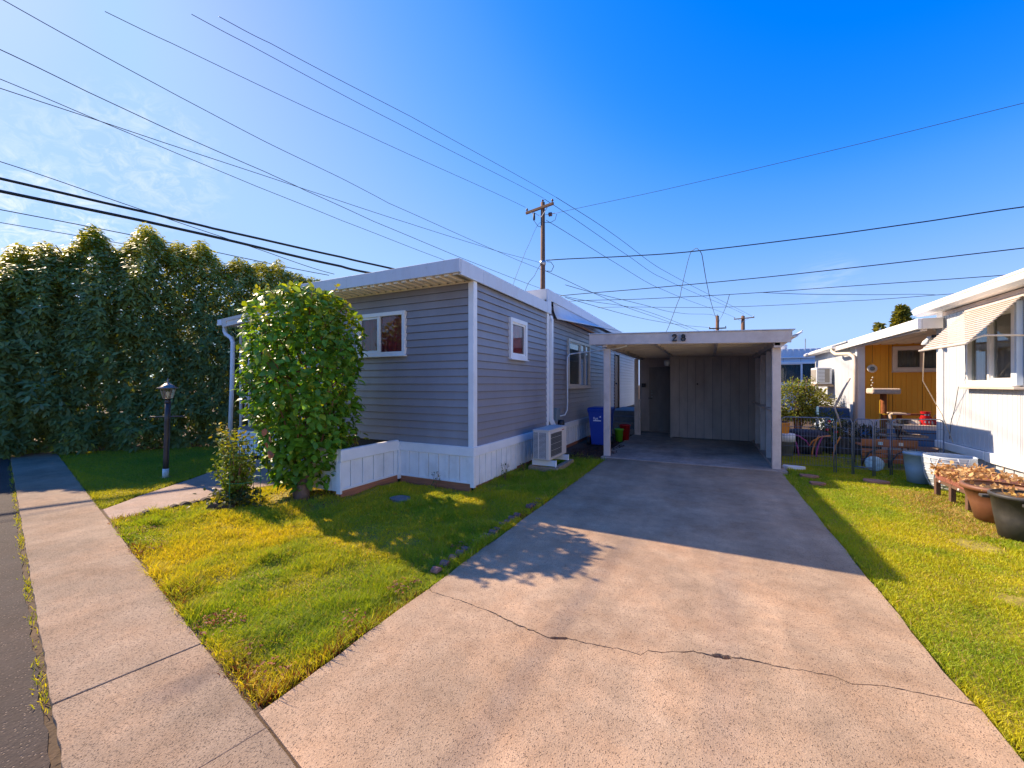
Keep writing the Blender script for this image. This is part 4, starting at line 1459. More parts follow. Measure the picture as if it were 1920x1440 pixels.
two = [(.06, .70), (.07, .80), (.14, .91), (.27, .965), (.42, .94), (.51, .84), (.52, .70), (.44, .55), (.30, .40), (.15, .24), (.05, .10), (.03, .07)]
tw = [.16, .15, .10, .09, .13, .18, .18, .15, .11, .09, .09, .10]
m = ribbon(two, tw, .0, .05, num_map(-.63, 2.305, .135))
base = ribbon([(.0, .075), (.3, .075), (.5, .07), (.58, .14), (.60, .25)], [.15, .15, .14, .09, .04], .0, .052, num_map(-.63, 2.305, .135))
ball = MB().lathe((0, 0, 0), [(0, 0), (.075, 0), (.075, .05), (0, .05)], 12)
m.add(base.v, base.f)
m.build("house_number", "black", cp)["label"] = "black numeral 2 on the carport fascia"


def ell(cx, cy, rx, ry, n=28): return [(cx + rx * math.cos(2 * PI * i / n), cy + ry * math.sin(2 * PI * i / n)) for i in range(n + 1)]


up_ = ell(.28, .74, .19, .20)
lo_ = ell(.28, .29, .24, .25)
m = ribbon(up_, [.07 + .09 * abs(math.cos(2 * PI * i / 28)) for i in range(29)], 0, .05, num_map(-.475, 2.30, .135))
m2_ = ribbon(lo_, [.07 + .10 * abs(math.cos(2 * PI * i / 28)) for i in range(29)], 0, .052, num_map(-.475, 2.30, .135))
m.add(m2_.v, m2_.f)
m.build("house_number", "black", cp)["label"] = "black numeral 8 on the carport fascia"

# ------------------------------------------------------------------ bins and buckets
bn = thing("wheeled_bin", "blue wheeled recycling bin behind the left carport post", "bin", (-2.38, 9.85, 0))
bx, by = -2.40, 9.86


def taper(cx, cy, w0, d0, w1, d1, z0, z1):
    return [(cx - w0, cy - d0, z0), (cx + w0, cy - d0, z0), (cx + w0, cy + d0, z0), (cx - w0, cy + d0, z0),
            (cx - w1, cy - d1, z1), (cx + w1, cy - d1, z1), (cx + w1, cy + d1, z1), (cx - w1, cy + d1, z1)]


BF = [(3, 2, 1, 0), (4, 5, 6, 7), (0, 1, 5, 4), (1, 2, 6, 5), (2, 3, 7, 6), (3, 0, 4, 7)]
MB().add(taper(bx, by, .19, .23, .255, .29, .02, .83), BF).build("body", "bin_blue", bn, bev=.02)
MB().add(taper(bx, by, .262, .296, .275, .31, .80, .88), BF).build("rim", "bin_blue", bn, bev=.012)
m = MB()
m.add(taper(bx, by + .01, .285, .325, .25, .28, .882, .93), BF)
m.build("lid", "bin_blue", bn, bev=.015)
m = MB().tube([(bx - .24, by + .33, .86), (bx - .24, by + .39, .88), (bx + .24, by + .39, .88), (bx + .24, by + .33, .86)], .016, 8)
m.build("handle", "bin_blue", bn, smooth=True)
for sx_ in (-.26, .22):
    m = MB().lathe((0, 0, 0), [(.03, 0), (.10, 0), (.105, .02), (.10, .045), (.03, .045)], 18)
    m.mapped(lambda x, y_, z, s=sx_: (bx + s - .01 + z, by + .17 * 1 + x, .105 + y_))
    m.build("wheel", "black", bn, smooth=False)
m = MB().lathe((0, 0, 0), [(.03, 0), (.10, 0), (.105, .02), (.10, .06), (.03, .06)], 18)
m.mapped(lambda x, y_, z: (bx - .28 + z, by - .20 + x, .105 + y_))
m.build("wheel", "black", bn)
# lettering on the bin front: a word over a rule and a small roof-like emblem
fc = bpy.data.curves.new("bin_word", "FONT")
fc.body = "Rpt"
fc.size = .085
fc.extrude = .0015
fo = bpy.data.objects.new("bin_word", fc)
COL.objects.link(fo)
dg = bpy.context.evaluated_depsgraph_get()
fm = bpy.data.meshes.new_from_object(fo.evaluated_get(dg))
bpy.data.objects.remove(fo)
fm.materials.clear()
fm.materials.append(MATS["lettering"])
lt = bpy.data.objects.new("lettering", fm)
COL.objects.link(lt)
lt.parent = bn
ORG[lt.name] = ORG[bn.name]
tilt = math.atan2(.06, .81)
lt.rotation_euler = (R(90) + tilt, 0, 0)
yface = lambda z: by - .23 - .06 * (z - .02) / .81 - .004
lt.location = (bx - .13 + 2.38, yface(.64) - 9.85, .64)
MB().add([(bx - .13, yface(.60), .60), (bx + .06, yface(.60), .60), (bx + .06, yface(.625), .625), (bx - .13, yface(.625), .625)], [(0, 1, 2, 3)]).build("lettering_rule", "lettering", bn, recalc=False)
MB().add([(bx + .01, yface(.70), .70), (bx + .06, yface(.69), .69), (bx + .06, yface(.73), .73)], [(0, 1, 2)]).build("emblem", "lettering", bn, recalc=False)


def bucket(name, label, x, y_, r0, r1, h, mat):
    t = thing(name, label, "bucket", (x, y_, 0.012))
    MB().lathe((x, y_, .012), [(r0, 0), (r1, h), (r1 + .01, h), (r1 + .012, h - .03), (r1 + .006, h - .03), (r1 + .004, h + .001), (r1 - .012, h + .001), (r0 - .01, .02)], 20).build("pail", mat, t, True)
    m_ = MB().tube([(x + r1 * math.cos(a), y_ + r1 * math.sin(a) * .3 - .02, .012 + h - .02 - .10 * math.sin(a)) for a in np.linspace(0, PI, 12)], .004, 6)
    m_.build("handle", "steel", t, smooth=True)
    return t


bucket("bucket", "small lime green bucket beside the blue bin", -2.10, 10.52, .085, .115, .33, "bucket_green")
bucket("bucket", "small red bucket behind the lime green bucket", -2.03, 10.95, .105, .145, .40, "bucket_red")

# ------------------------------------------------------------------ heat pump
hp = thing("heat_pump", "cream outdoor heat pump unit with louvred side on a low timber stand", "air conditioner", (-2.55, 6.7, 0))
ux0, ux1, uy0, uy1, uz0, uz1 = -2.70, -2.40, 6.27, 7.18, .205, .715
MB().box(ux0, ux1, uy0, uy1, uz0, uz1).build("casing", "ac_cream", hp, bev=.022)
MB().box(ux0 - .006, ux1 + .006, uy0 - .006, uy1 + .006, uz1 - .018, uz1 + .012).build("top_panel", "ac_cream", hp, bev=.01)
MB().box(ux0 + .02, ux1 - .06, uy0 - .003, uy0 + .01, uz0 + .035, uz1 - .04).build("vent_recess", "ac_dark", hp)
lv = None
for k in range(22):
    z = uz0 + .04 + k * .0197
    if lv is None:
        lv = MB().add([(ux0 + .022, uy0 - .012, z), (ux1 - .062, uy0 - .012, z), (ux1 - .062, uy0 - .004, z + .010), (ux0 + .022, uy0 - .004, z + .010),
                       (ux0 + .022, uy0 - .009, z), (ux1 - .062, uy0 - .009, z), (ux1 - .062, uy0 - .001, z + .010), (ux0 + .022, uy0 - .001, z + .010)],
                      [(0, 1, 2, 3), (7, 6, 5, 4), (0, 4, 5, 1), (3, 2, 6, 7), (0, 3, 7, 4), (1, 5, 6, 2)]).build("louvre", "ac_cream", hp)
        lz = z
    else:
        share(lv, "louvre", hp, (0, 0, z - lz))
MB().box(-2.60, -2.583, uy0 - .014, uy0 - .001, uz0 + .035, uz1 - .04).build("louvre_divider", "ac_cream", hp)
FX = ux1 + .002
MB().box(FX - .012, FX + .001, uy0 + .055, uy1 - .30, uz0 + .05, uz1 - .06).build("grille_recess", "ac_dark", hp)
for k in range(11):
    yk = uy0 + .06 + k * (uy1 - .30 - uy0 - .065) / 10
    MB().tube([(FX + .006, yk, uz0 + .05), (FX + .010, yk, uz0 + .25), (FX + .006, yk, uz1 - .06)], .0022, 5).build("grille_wire", "ac_mesh", hp)
for k in range(16):
    zk = uz0 + .06 + k * .0265
    MB().tube([(FX + .004, uy0 + .055, zk), (FX + .009, uy0 + .33, zk), (FX + .004, uy1 - .30, zk)], .0035 if k % 4 == 0 else .0018, 5).build("grille_wire", "ac_cream" if k % 4 == 0 else "ac_mesh", hp)
m = MB()
for q in range(4):
    a = q * PI / 2 + .3
    vs = []
    for t, w in ((.05, .5), (.20, .55)):
        vs += [(FX - .006, uy0 + .335 + t * math.cos(a - w / 2), uz0 + .25 + t * math.sin(a - w / 2)), (FX - .002, uy0 + .335 + t * math.cos(a + w / 2 + .4), uz0 + .25 + t * math.sin(a + w / 2 + .4))]
    m.add(vs, [(0, 1, 3, 2)])
m.build("fan", "ac_mesh", hp, recalc=False)
m = MB()
m.box(FX - .004, FX + .008, uy0 + .045, uy1 - .29, uz1 - .06, uz1 - .045).box(FX - .004, FX + .008, uy0 + .045, uy1 - .29, uz0 + .035, uz0 + .05)
m.box(FX - .004, FX + .008, uy0 + .045, uy0 + .055, uz0 + .05, uz1 - .06).box(FX - .004, FX + .008, uy1 - .30, uy1 - .29, uz0 + .05, uz1 - .06)
m.build("grille_frame", "ac_cream", hp, bev=.003)
for k in range(5):
    MB().box(FX - .001, FX + .001, uy1 - .27 + k * .024, uy1 - .252 + k * .024, uz1 - .052, uz1 - .036).build("badge", "ac_red", hp)
for y_ in (6.38, 7.04):
    MB().box(-2.76, -2.34, y_, y_ + .05, .10, .195).build("stand_foot", "trim_white", hp, bev=.006)
    MB().box(-2.34, -2.325, y_ - .005, y_ + .055, .09, .20).build("foot_cap", "trim_white", hp, bev=.003)
MB().box(-2.80, -2.27, 6.30, 6.38, .0, .09).build("sleeper", "old_wood", hp, bev=.006)
MB().box(-2.36, -2.27, 6.385, 7.2, .02, .10).build("sleeper", "old_wood", hp, bev=.006)
MB().box(-2.80, -2.72, 6.385, 7.2, .0, .10).build("sleeper", "old_wood", hp, bev=.006)

# ------------------------------------------------------------------ lamp post
lx, ly = -7.93, 3.34
lp = thing("lamp_post", "dark metal garden lamp post with crossbar and glass lantern by the path", "lamp", (lx, ly, 0))
tl = lambda z: (lx + .030 * z, ly + .014 * z)
m = MB().tube([(*tl(0), -.02), (*tl(.3), .3), (*tl(.9), .9), (*tl(1.19), 1.19)], .038, 12)
m.build("post", "lamp_metal", lp, smooth=True)
m = MB().tube([(*tl(0), -.02), (*tl(.06), .06), (*tl(.13), .125)], [.043, .0425, .042], 12)
m.build("base_sleeve", "paint_pale", lp, smooth=True)
cx_, cy_ = tl(1.2)
dirx = Vector((math.cos(R(26)), math.sin(R(26)), .02))
c0 = Vector((*tl(.97), .97))
MB().tube([c0 - dirx * .27, c0 + dirx * .27], .011, 8).build("crossbar", "lamp_metal", lp, smooth=True)
for s in (-1, 1):
    c = c0 + dirx * .275 * s
    MB().lathe((c.x, c.y, c.z), [(0, -.016), (.014, -.008), (.016, 0), (.014, .008), (0, .016)], 8).build("crossbar_knob", "lamp_metal", lp, True)
ln = MB().lathe((cx_, cy_, 1.19), [(.042, 0), (.046, .02), (.034, .035), (.036, .06), (.062, .07), (.062, .078), (0, .078)], 12).build("lantern", "lamp_metal", lp, True)
for k in range(6):
    a0, a1 = 2 * PI * k / 6, 2 * PI * (k + 1) / 6
    p = lambda a, r, z: (cx_ + r * math.cos(a), cy_ + r * math.sin(a), z)
    MB().bar(p(a0, .060, 1.268), p(a0, .098, 1.435), .010, .008).build("lantern_rib", "lamp_roof", ln)
    MB().add([p(a0 + .06, .056, 1.27), p(a1 - .06, .056, 1.27), p(a1 - .05, .093, 1.433), p(a0 + .05, .093, 1.433)], [(0, 1, 2, 3)]).build("pane", "glass_lamp", ln, recalc=False)
MB().lathe((cx_, cy_, 1.30), [(.012, -.03), (.014, .0), (.026, .04), (.024, .07), (0, .085)], 10).build("bulb", "bulb", ln, True)
MB().lathe((cx_, cy_, 1.435), [(.10, 0), (.138, -.006), (.140, .002), (.092, .022), (.085, .04), (.060, .052), (.030, .075), (.014, .085), (.012, .10), (.018, .11), (.010, .12), (.006, .15), (0, .165)], 18).build("lantern_roof", "lamp_roof", ln, True)

# ------------------------------------------------------------------ right neighbour (white) with window awning
nb = thing("mobile_home", "white ribbed mobile home at the right edge with a slatted window awning", "mobile home", (6, 6, 0))
XN = 3.5
nwin = (7.37, 8.43, 1.50, 2.50)
shell(nb, "y", XN + .03, -1, -1.0, 9.36, .1, 2.80, [nwin], "interior", .08)
MB().box(3.61, 7.9, 9.30, 9.36, .1, 2.8).build("wall", "wall_pale", nb)
MB().box(7.84, 7.9, -1.0, 9.29, .1, 2.8).build("wall", "wall_pale", nb)
MB().box(3.61, 7.83, -1.0, -.92, .1, 2.8).build("wall", "wall_pale", nb)
# cladding sheets with narrow ribs; each sheet a part
edges = [9.36 - .16 - .62 * k for k in range(17)]


def ribbed(parent, axis, plane, sgn, u0, u1, z0, z1, pitch, mat, name="cladding_sheet", dep=.006):
    m = MB()
    fn = wmap(axis, plane, sgn)
    us = [(u0 + .004, 0), (u0 + .008, dep)]
    u = u0 + pitch * .5
    while u < u1 - pitch * .4:
        us += [(u - .009, dep), (u - .004, 0), (u + .004, 0), (u + .009, dep)]
        u += pitch
    us += [(u1 - .008, dep), (u1 - .004, 0)]
    n_ = len(us)
    vs = [(a, d, z0) for a, d in us] + [(a, d, z1) for a, d in us]
    m.add(vs, [(i, i + 1, n_ + i + 1, n_ + i) for i in range(n_ - 1)])
    m.mapped(fn)
    return m.build(name, mat, parent, recalc=False)


for a, b in zip(edges[1:], edges[:-1]):
    for (p, q, r, s) in rect_minus(a, b, .545, 2.70, [(nwin[0], nwin[1], nwin[2], nwin[3])]):
        if q - p > .02:
            ribbed(nb, "y", XN + .029, -1, p, q, r, s, .10, "wall_pale")
wbox(nb, "y", XN + .03, -1, 9.20, 9.37, 0, .03, .5, 2.72, "corner_trim", "trim_white", .006)
MB().box(XN, 3.7, 9.362, 9.39, .5, 2.72).build("corner_trim", "trim_white", nb)
wbox(nb, "y", XN + .03, -1, 8.03, 9.40, 0, .055, .42, .54, "skirt_cap", "trim_white", .008)
wbox(nb, "y", XN + .03, -1, -1.0, 8.02, 0, .05, .405, .545, "skirt_cap", "trim_white", .008)
skirt(nb, "y", XN + .04, -1, -1.0, 9.38, -.05, .405, .19, "wall_pale")
w = window(nb, "y", XN + .01, -1, *nwin, frame="trim_white", div=(.5,), curtain="curtain_pale", fw=.05, proud=.05)
wbox(nb, "y", XN + .02, -1, 7.28, 8.50, 0, .10, 1.43, 1.462, "window_ledge", "frame_cream", .006)
for y_ in (7.36, 8.47):
    wbox(nb, "y", XN + .02, -1, y_ - .05, y_ - .01, 0, .06, 1.48, 2.55, "window_trim", "wall_bluewhite", .004)
# eaves
m = MB()
m.ext_y([(3.30, 2.735), (3.36, 2.70), (3.60, 2.72), (3.60, 2.90), (3.36, 2.86), (3.28, 2.80)], -1.2, 9.68)
nroof = m.build("roof", "trim_white", nb, bev=.006)
m = MB()
m.ext_y([(3.34, 2.865), (5.7, 3.12), (8.1, 2.86), (8.1, 2.83), (5.7, 3.09), (3.36, 2.835)], -1.2, 9.45)
m.build("roof_sheet", "roof_white", nroof)
m = MB()
m.ext_y([(3.285, 2.80), (3.275, 2.815), (3.345, 2.875), (3.36, 2.862)], -1.2, 9.70)
m.build("drip_edge", "cream", nroof)
wbox(nb, "y", XN + .03, -1, 7.0, 9.2, .002, .02, 2.64, 2.70, "eave_strip", "carport_white")
# awning of slats
aw = thing("window_awning", "slatted cream window awning on bent arms above the white home's window", "awning", (3.25, 7.85, 2.3))
slat = None
NSL = 17
for k in range(NSL):
    t0, t1 = k / NSL, (k + 1) / NSL + .012
    xA, zA = XN - .02 - .50 * t0, 2.60 - .575 * t0
    xB, zB = XN - .02 - .50 * t1, 2.60 - .575 * t1
    m = MB()
    m.add([(xA + .006, 7.22, zA - .004), (xA + .006, 8.46, zA - .004), (xB, 8.46, zB + .012), (xB, 7.22, zB + .012),
           (xA + .006, 7.22, zA + .003), (xA + .006, 8.46, zA + .003), (xB - .003, 8.46, zB + .020), (xB - .003, 7.22, zB + .020)], BF)
    if slat is None:
        slat = m.build("slat", "awning", aw)
        s0 = (xA, zA)
    else:
        share(slat, "slat", aw, (xA - s0[0], 0, zA - s0[1]))
MB().tube([(XN - .535, 7.20, 2.02), (XN - .535, 8.48, 2.02)], .016, 8).build("front_rail", "awning", aw, smooth=True)
for y_ in (7.24, 8.44):
    m = MB().tube([(XN - .53, y_, 2.02), (XN - .44, y_, 2.09), (XN - .36, y_, 2.12), (XN - .1, y_, 2.11), (XN + .0, y_, 2.10)], .013, 8)
    m.build("arm", "awning", aw, smooth=True)
MB().box(XN - .03, XN + .005, 7.2, 8.48, 2.585, 2.62).build("top_rail", "carport_white", aw)
# twin floodlight on the corner
fl = thing("floodlight", "small twin floodlight on the corner of the white home", "light", (XN - .06, 9.28, 2.32))
MB().tube([(XN, 9.28, 2.32), (XN - .10, 9.28, 2.32)], .02, 8).build("bracket", "black", fl)
for s in (-1, 1):
    m = MB().lathe((0, 0, 0), [(.028, 0), (.032, .05), (.055, .09), (.058, .15), (.052, .155), (0, .14)], 14)
    ang = R(150)
    m.mapped(lambda x, y_, z, s=s: (XN - .10 + x - z * .25, 9.28 + s * .075 + y_ * 1 + s * z * .25, 2.32 + s * .0 - z * .9 + y_ * .2))
    m.build("lamp_head", "plastic_white" if s > 0 else "black", fl, smooth=True)
# stay rope from the awning to the wall foot
tag(MB().tube([(2.99, 8.40, 2.0), (3.1, 8.75, 1.55), (3.42, 9.0, 1.0), (3.44, 8.72, .58)], .006, 6).build("rope", "rope", smooth=True), "thin stay rope running from awning rail down the white wall", "rope")
tag(MB().tube([(3.462, 8.62, 1.46), (3.46, 8.66, 1.3), (3.458, 8.72, 1.1), (3.458, 8.82, .9), (3.455, 8.86, .62)], .004, 6).build("cable", "wire_black", smooth=True), "thin dark cable hanging below the neighbour's window ledge", "cable")

# ------------------------------------------------------------------ ochre home behind
oh = thing("mobile_home", "ochre yellow fronted mobile home with white side wall and deep white awning roof", "mobile home", (5.5, 15, 0))
XO, YO = 3.33, 12.9
owin = (4.03, 5.05, 1.82, 2.40)
shell(oh, "x", YO + .03, -1, XO + .03, 7.5, .1, 2.6, [owin], "interior", .08)
u = XO + .02
k = 0
while u < 7.4:
    for (p, q, r, s) in rect_minus(u, min(u + .61, 7.5), .62, 2.52, [owin]):
        if q - p > .02:
            ribbed(oh, "x", YO + .028, -1, p, q, r, s, .10, "ochre")
    u += .61
window(oh, "x", YO + .01, -1, *owin, frame="frame_cream", div=(.52,), curtain="curtain_pale", fw=.055)
wbox(oh, "x", YO + .03, -1, XO + .02, 7.4, 0, .03, .40, .62, "skirt_cap", "trim_white", .006)
wbox(oh, "x", YO + .04, -1, XO + .02, 7.4, 0, .02, -.05, .40, "skirt_board", "paint_blue")
# white side wall facing left
for k in range(7):
    ribbed(oh, "y", XO + .03, -1, YO + .10 + k * .62, YO + .10 + (k + 1) * .62, .5, 2.5, .10, "wall_pale")
MB().box(XO + .04, XO + .10, YO + .1, 17.5, .05, 2.6).build("wall", "wall_pale", oh)
MB().box(XO + .10, 7.5, 17.44, 17.5, .05, 2.6).build("wall", "wall_pale", oh)
MB().box(XO + .0, XO + .06, YO - .03, YO + .10, .4, 2.52).build("corner_trim", "trim_white", oh, bev=.005)
MB().box(XO + .06, XO + .16, YO - .03, YO - .004, .4, 2.52).build("corner_trim", "trim_white", oh, bev=.005)
wbox(oh, "y", XO + .04, -1, YO + .1, 17.5, 0, .05, .40, .52, "skirt_cap", "paint_blue")
wbox(oh, "y", XO + .05, -1, YO + .1, 17.5, 0, .03, -.05, .40, "skirt_board", "wall_bluewhite")
m = MB()
m.ext_y([(3.08, 2.50), (3.14, 2.48), (3.4, 2.50), (3.4, 2.64), (3.14, 2.60), (3.06, 2.55)], 14.0, 17.7)
oroof = m.build("roof", "trim_white", oh)
m = MB()
m.ext_y([(3.12, 2.60), (5.4, 2.82), (7.7, 2.60), (7.7, 2.56), (5.4, 2.78), (3.12, 2.57)], 12.9, 17.7)
m.build("roof_sheet", "roof_white", oroof)
# patio awning roof
par = MB().box(3.16, 3.22, 9.12, 14.3, 2.43, 2.61).build("patio_roof", "trim_white", oh, bev=.01)
MB().box(3.221, 3.48, 9.12, 9.16, 2.43, 2.61).build("fascia", "cream", par, bev=.005)
MB().box(3.48, 6.5, 9.42, 9.46, 2.43, 2.61).build("fascia", "cream", par)
m = MB()
m.add([(3.2, 9.16, 2.58), (3.48, 9.16, 2.585), (3.48, 12.95, 2.585), (3.2, 12.95, 2.58), (3.2, 9.16, 2.60), (3.48, 9.16, 2.605), (3.48, 12.95, 2.605), (3.2, 12.95, 2.60)], BF)
m.build("roof_pan", "roof_white", par)
y = 9.47
x = 3.49
while x < 6.4:
    MB().ext_y([(x, 2.50), (x + .03, 2.47), (x + .25, 2.47), (x + .28, 2.50), (x + .30, 2.50), (x + .30, 2.52), (x, 2.52)], 9.465, 12.93).build("ceiling_pan", "soffit", par)
    x += .305
MB().box(3.22, 3.30, 9.17, 12.9, 2.40, 2.50).build("beam", "carport_white", par)
for y_ in (9.5, 12.6):
    MB().box(6.3, 6.4, y_, y_ + .1, 0, 2.47).build("post", "carport_white", par)
# downspout
m = MB().tube([(3.13, 14.2, 2.5), (3.13, 14.2, 2.42), (3.16, 14.0, 2.33), (3.24, 13.1, 2.28), (3.27, 12.85, 2.18), (3.28, 12.80, 2.0), (3.28, 12.80, .2)], .045, 10)
m.build("downspout", "frame_cream", oh, smooth=True)
# hanging plate ornament
wc = thing("wind_chime", "round pale plate chime hanging on the ochre wall", "ornament", (3.62, 12.84, 1.6))
m = MB().lathe((0, 0, 0), [(.0, 0), (.095, .0), (.10, .02), (.075, .03), (.045, .02), (0, .015)], 20)
m.mapped(lambda x, y_, z: (3.62 + x, 12.86 - z, 1.88 + y_))
m.build("plate", "dish", wc, smooth=True)
m = MB().lathe((0, 0, 0), [(.0, 0), (.05, .0), (.045, .02), (0, .03)], 14)
m.mapped(lambda x, y_, z: (3.62 + x, 12.83 - z, 1.88 + y_))
m.build("plate_centre", "plastic_grey", wc, smooth=True)
for k in range(5):
    MB().lathe((3.62 + .01 * (-1) ** k, 12.84, 1.66 - k * .065), [(0, -.022), (.018, -.01), (.02, 0), (.016, .012), (0, .022)], 8).build("bead", "dish", wc, True)
MB().tube([(3.62, 12.84, 2.5), (3.62, 12.84, 2.02)], .004, 5).build("cord", "wire_black", wc)
# window air conditioner on brackets on the white side wall
wa = thing("window_air_conditioner", "boxy white window air conditioner on a timber shelf on the far white wall", "air conditioner", (3.1, 15.6, 1.4))
MB().box(2.92, 3.30, 15.0, 15.75, 1.50, 2.0).build("casing", "plastic_white", wa, bev=.015)
MB().box(2.96, 3.24, 14.985, 15.0, 1.55, 1.96).build("grille_recess", "ac_mesh", wa)
for k in range(9):
    MB().box(2.96, 3.12, 14.978, 14.986, 1.56 + k * .043, 1.585 + k * .043).build("louvre", "plastic_white", wa)
MB().box(2.912, 2.92, 15.06, 15.7, 1.56, 1.94).build("side_grille", "ac_mesh", wa)
MB().box(2.86, 3.33, 14.95, 15.8, 1.42, 1.47).build("shelf", "old_wood", wa)
MB().box(2.90, 3.33, 15.02, 15.72, 1.47, 1.50).build("shelf_batten", "old_wood", wa)
for y_ in (15.05, 15.65):
    MB().bar((2.92, y_, 1.40), (3.32, y_, .95), .06, .06).build("brace", "old_wood", wa)

MB().prism([(3.32, 9.45), (6.6, 9.45), (6.6, 12.86), (3.32, 12.86)], -.05, .01).build("patio_bounce_slab", "path")["kind"] = "structure"  # pale slab added to bounce sunlight up onto the ochre wall
# ------------------------------------------------------------------ pale blue home far behind
bh = thing("mobile_home", "pale blue home with a wide dark window beyond the carport", "mobile home", (3, 22, 0))
YB = 20.5
dwin = (2.47, 4.50, 1.46, 2.42)
shell(bh, "x", YB + .03, -1, -1.5, 8.0, .05, 2.6, [dwin], "interior", .08)
for k in range(15):
    for (p, q, r, s) in rect_minus(-1.5 + k * .62, -1.5 + (k + 1) * .62, .3, 2.62, [dwin]):
        if q - p > .03:
            ribbed(bh, "x", YB + .028, -1, p, q, r, s, .15, "wall_bluewhite")
m = MB()
vs, fs = [], []
for i in range(0, 97):
    x = -1.5 + i * .1
    d = .03 if i % 2 else .0
    vs += [(x, YB - .03 - d, 2.63), (x, YB - .04 - d, 2.98)]
for i in range(96):
    fs.append((2 * i, 2 * i + 2, 2 * i + 3, 2 * i + 1))
m.add(vs, fs)
m.build("parapet_band", "wall_bluewhite", bh, recalc=False)
MB().box(-1.55, 8.1, YB - .08, YB + .0, 2.60, 2.64).build("trim_strip", "trim_white", bh)
m = MB()
m.ext_x([(YB - .05, 2.98), (YB + 1.5, 3.10), (YB + 3.6, 2.98), (YB + 3.6, 2.7), (YB + .04, 2.7), (YB + .04, 2.97)], -1.5, 8.0)
m.build("roof", "roof_white", bh)
MB().lathe((2.9, YB + .6, 3.02), [(.16, 0), (.16, .13), (.20, .14), (.15, .2), (0, .22)], 14).build("roof_vent", "plastic_white", bh, True)
MB().tube([(3.7, YB + .5, 3.0), (3.7, YB + .5, 3.45)], .02, 6).build("roof_mast", "steel", bh)
window(bh, "x", YB, -1, *dwin, frame="trim_white", div=(.5,), curtain="curtain_green", fw=.07, proud=.06)
for x in (-1.5, 7.9):
    MB().box(x, x + .1, YB + .12, YB + 3.6, .05, 2.69).build("wall", "wall_bluewhite", bh)
MB().box(-1.4, 7.9, YB + 3.5, YB + 3.6, .05, 2.69).build("wall", "wall_bluewhite", bh)

# ------------------------------------------------------------------ folding pet fence
def fence_panel(x0, y0, x1, y1, label, bar=None, h=.92):
    t = thing("fence_panel", label, "fence", ((x0 + x1) / 2, (y0 + y1) / 2, 0), "folding wire fence panels")
    d = Vector((x1 - x0, y1 - y0, 0))
    L_ = d.length
    d.normalize()
    P = lambda u, z: (x0 + d.x * u, y0 + d.y * u, z)
    r = .07
    pts = [P(0, 0), P(0, h - r)]
    for a in np.linspace(PI, PI / 2, 6)[1:]:
        pts.append(P(r + r * math.cos(a), h - r + r * math.sin(a)))
    for a in np.linspace(PI / 2, 0, 6)[:]:
        pts.append(P(L_ - r + r * math.cos(a), h - r + r * math.sin(a)))
    pts += [P(L_, h - r), P(L_, 0)]
    MB().tube(pts, .0085, 8).build("frame", "fence_metal", t, smooth=True)
    n_ = max(3, int(L_ / .042))
    src = None
    for i in range(1, n_):
        u = L_ * i / n_
        if src is None:
            src = MB().tube([P(u, .10), P(u, h - .012)], .0023, 5).build("wire_bar", "fence_metal", t)
            u0_ = u
        else:
            share(src, "wire_bar", t, (d.x * (u - u0_), d.y * (u - u0_), 0))
    for z in (.10, .26, .42, .60, .76):
        MB().tube([P(0.005, z), P(L_ - .005, z)], .0028, 5).build("wire_rail", "fence_metal", t)
    if bar:
        MB().tube([P(0, bar), P(L_, bar)], .010, 8).build("cross_bar", "fence_metal", t, smooth=True)
    return t


fence_panel(1.14, 8.44, 1.90, 8.52, "wide wire fence panel next to the carport post")
fence_panel(1.93, 8.52, 2.13, 8.47, "narrow wire fence panel left of the little fence gate")
fence_panel(2.155, 8.48, 2.39, 8.44, "wire fence gate panel with a low thick crossbar", bar=.13)
fence_panel(2.42, 8.46, 2.67, 8.66, "narrow wire fence panel right of the little fence gate")
fence_panel(2.70, 8.68, 3.42, 8.95, "wire fence panel behind the pale blue pot")

# stepping stones
for (x, y_, r, lb) in ((1.44, 7.96, .13, "flat reddish stepping stone in the grass nearest the fence gate"), (1.45, 7.43, .10, "small flat reddish stone in the grass by the drive edge"),
                       (2.28, 7.98, .16, "broad reddish stepping stone in front of the fence gate"), (-3.6, 4.03, .15, "flat grey stone set in the shaded front lawn")):
    poly = [(x + r * (1 + .14 * math.sin(3 * a + x)) * math.cos(a), y_ + r * .8 * (1 + .12 * math.cos(2 * a)) * math.sin(a)) for a in np.linspace(0, 2 * PI, 15)[:-1]]
    tag(MB().prism(poly, -.03, .022).build("stepping_stone", "redstone" if x > 0 else "stone", bev=.006), lb, "stone")
MB_ = MB().prism([(1.17, 8.56), (1.25, 8.50), (1.45, 8.52), (1.52, 8.58), (1.40, 8.64), (1.2, 8.66)], -.02, .05)
tag(MB_.build("paving_stone", "plastic_white", bev=.01), "pale flat slab at the foot of the wide fence panel", "stone")

# ------------------------------------------------------------------ pots along the neighbour's wall
def pot(name, label, c, prof_out, wall, mat, soil_z, n=32, soil="soil", cat="pot", at=None):
    t = thing(name, label, cat, (c[0], c[1], 0))
    inner = [(r - wall, z) for r, z in reversed(prof_out)]
    inner[-1] = (inner[-1][0], prof_out[0][1] + wall)
    MB().lathe((c[0], c[1], 0), prof_out + inner, n).build("vessel", mat, t, True)
    rr = np.interp(soil_z, [z for r, z in prof_out[:3]], [r for r, z in prof_out[:3]]) if len(prof_out) > 2 else prof_out[-1][0]
    MB().lathe((c[0], c[1], soil_z), [(0, .015), (rr * .6, .012), (rr - wall * .9, 0), (rr - wall * .9, -.02)], n, cap0=False).build("potting_soil", soil, t)
    return t


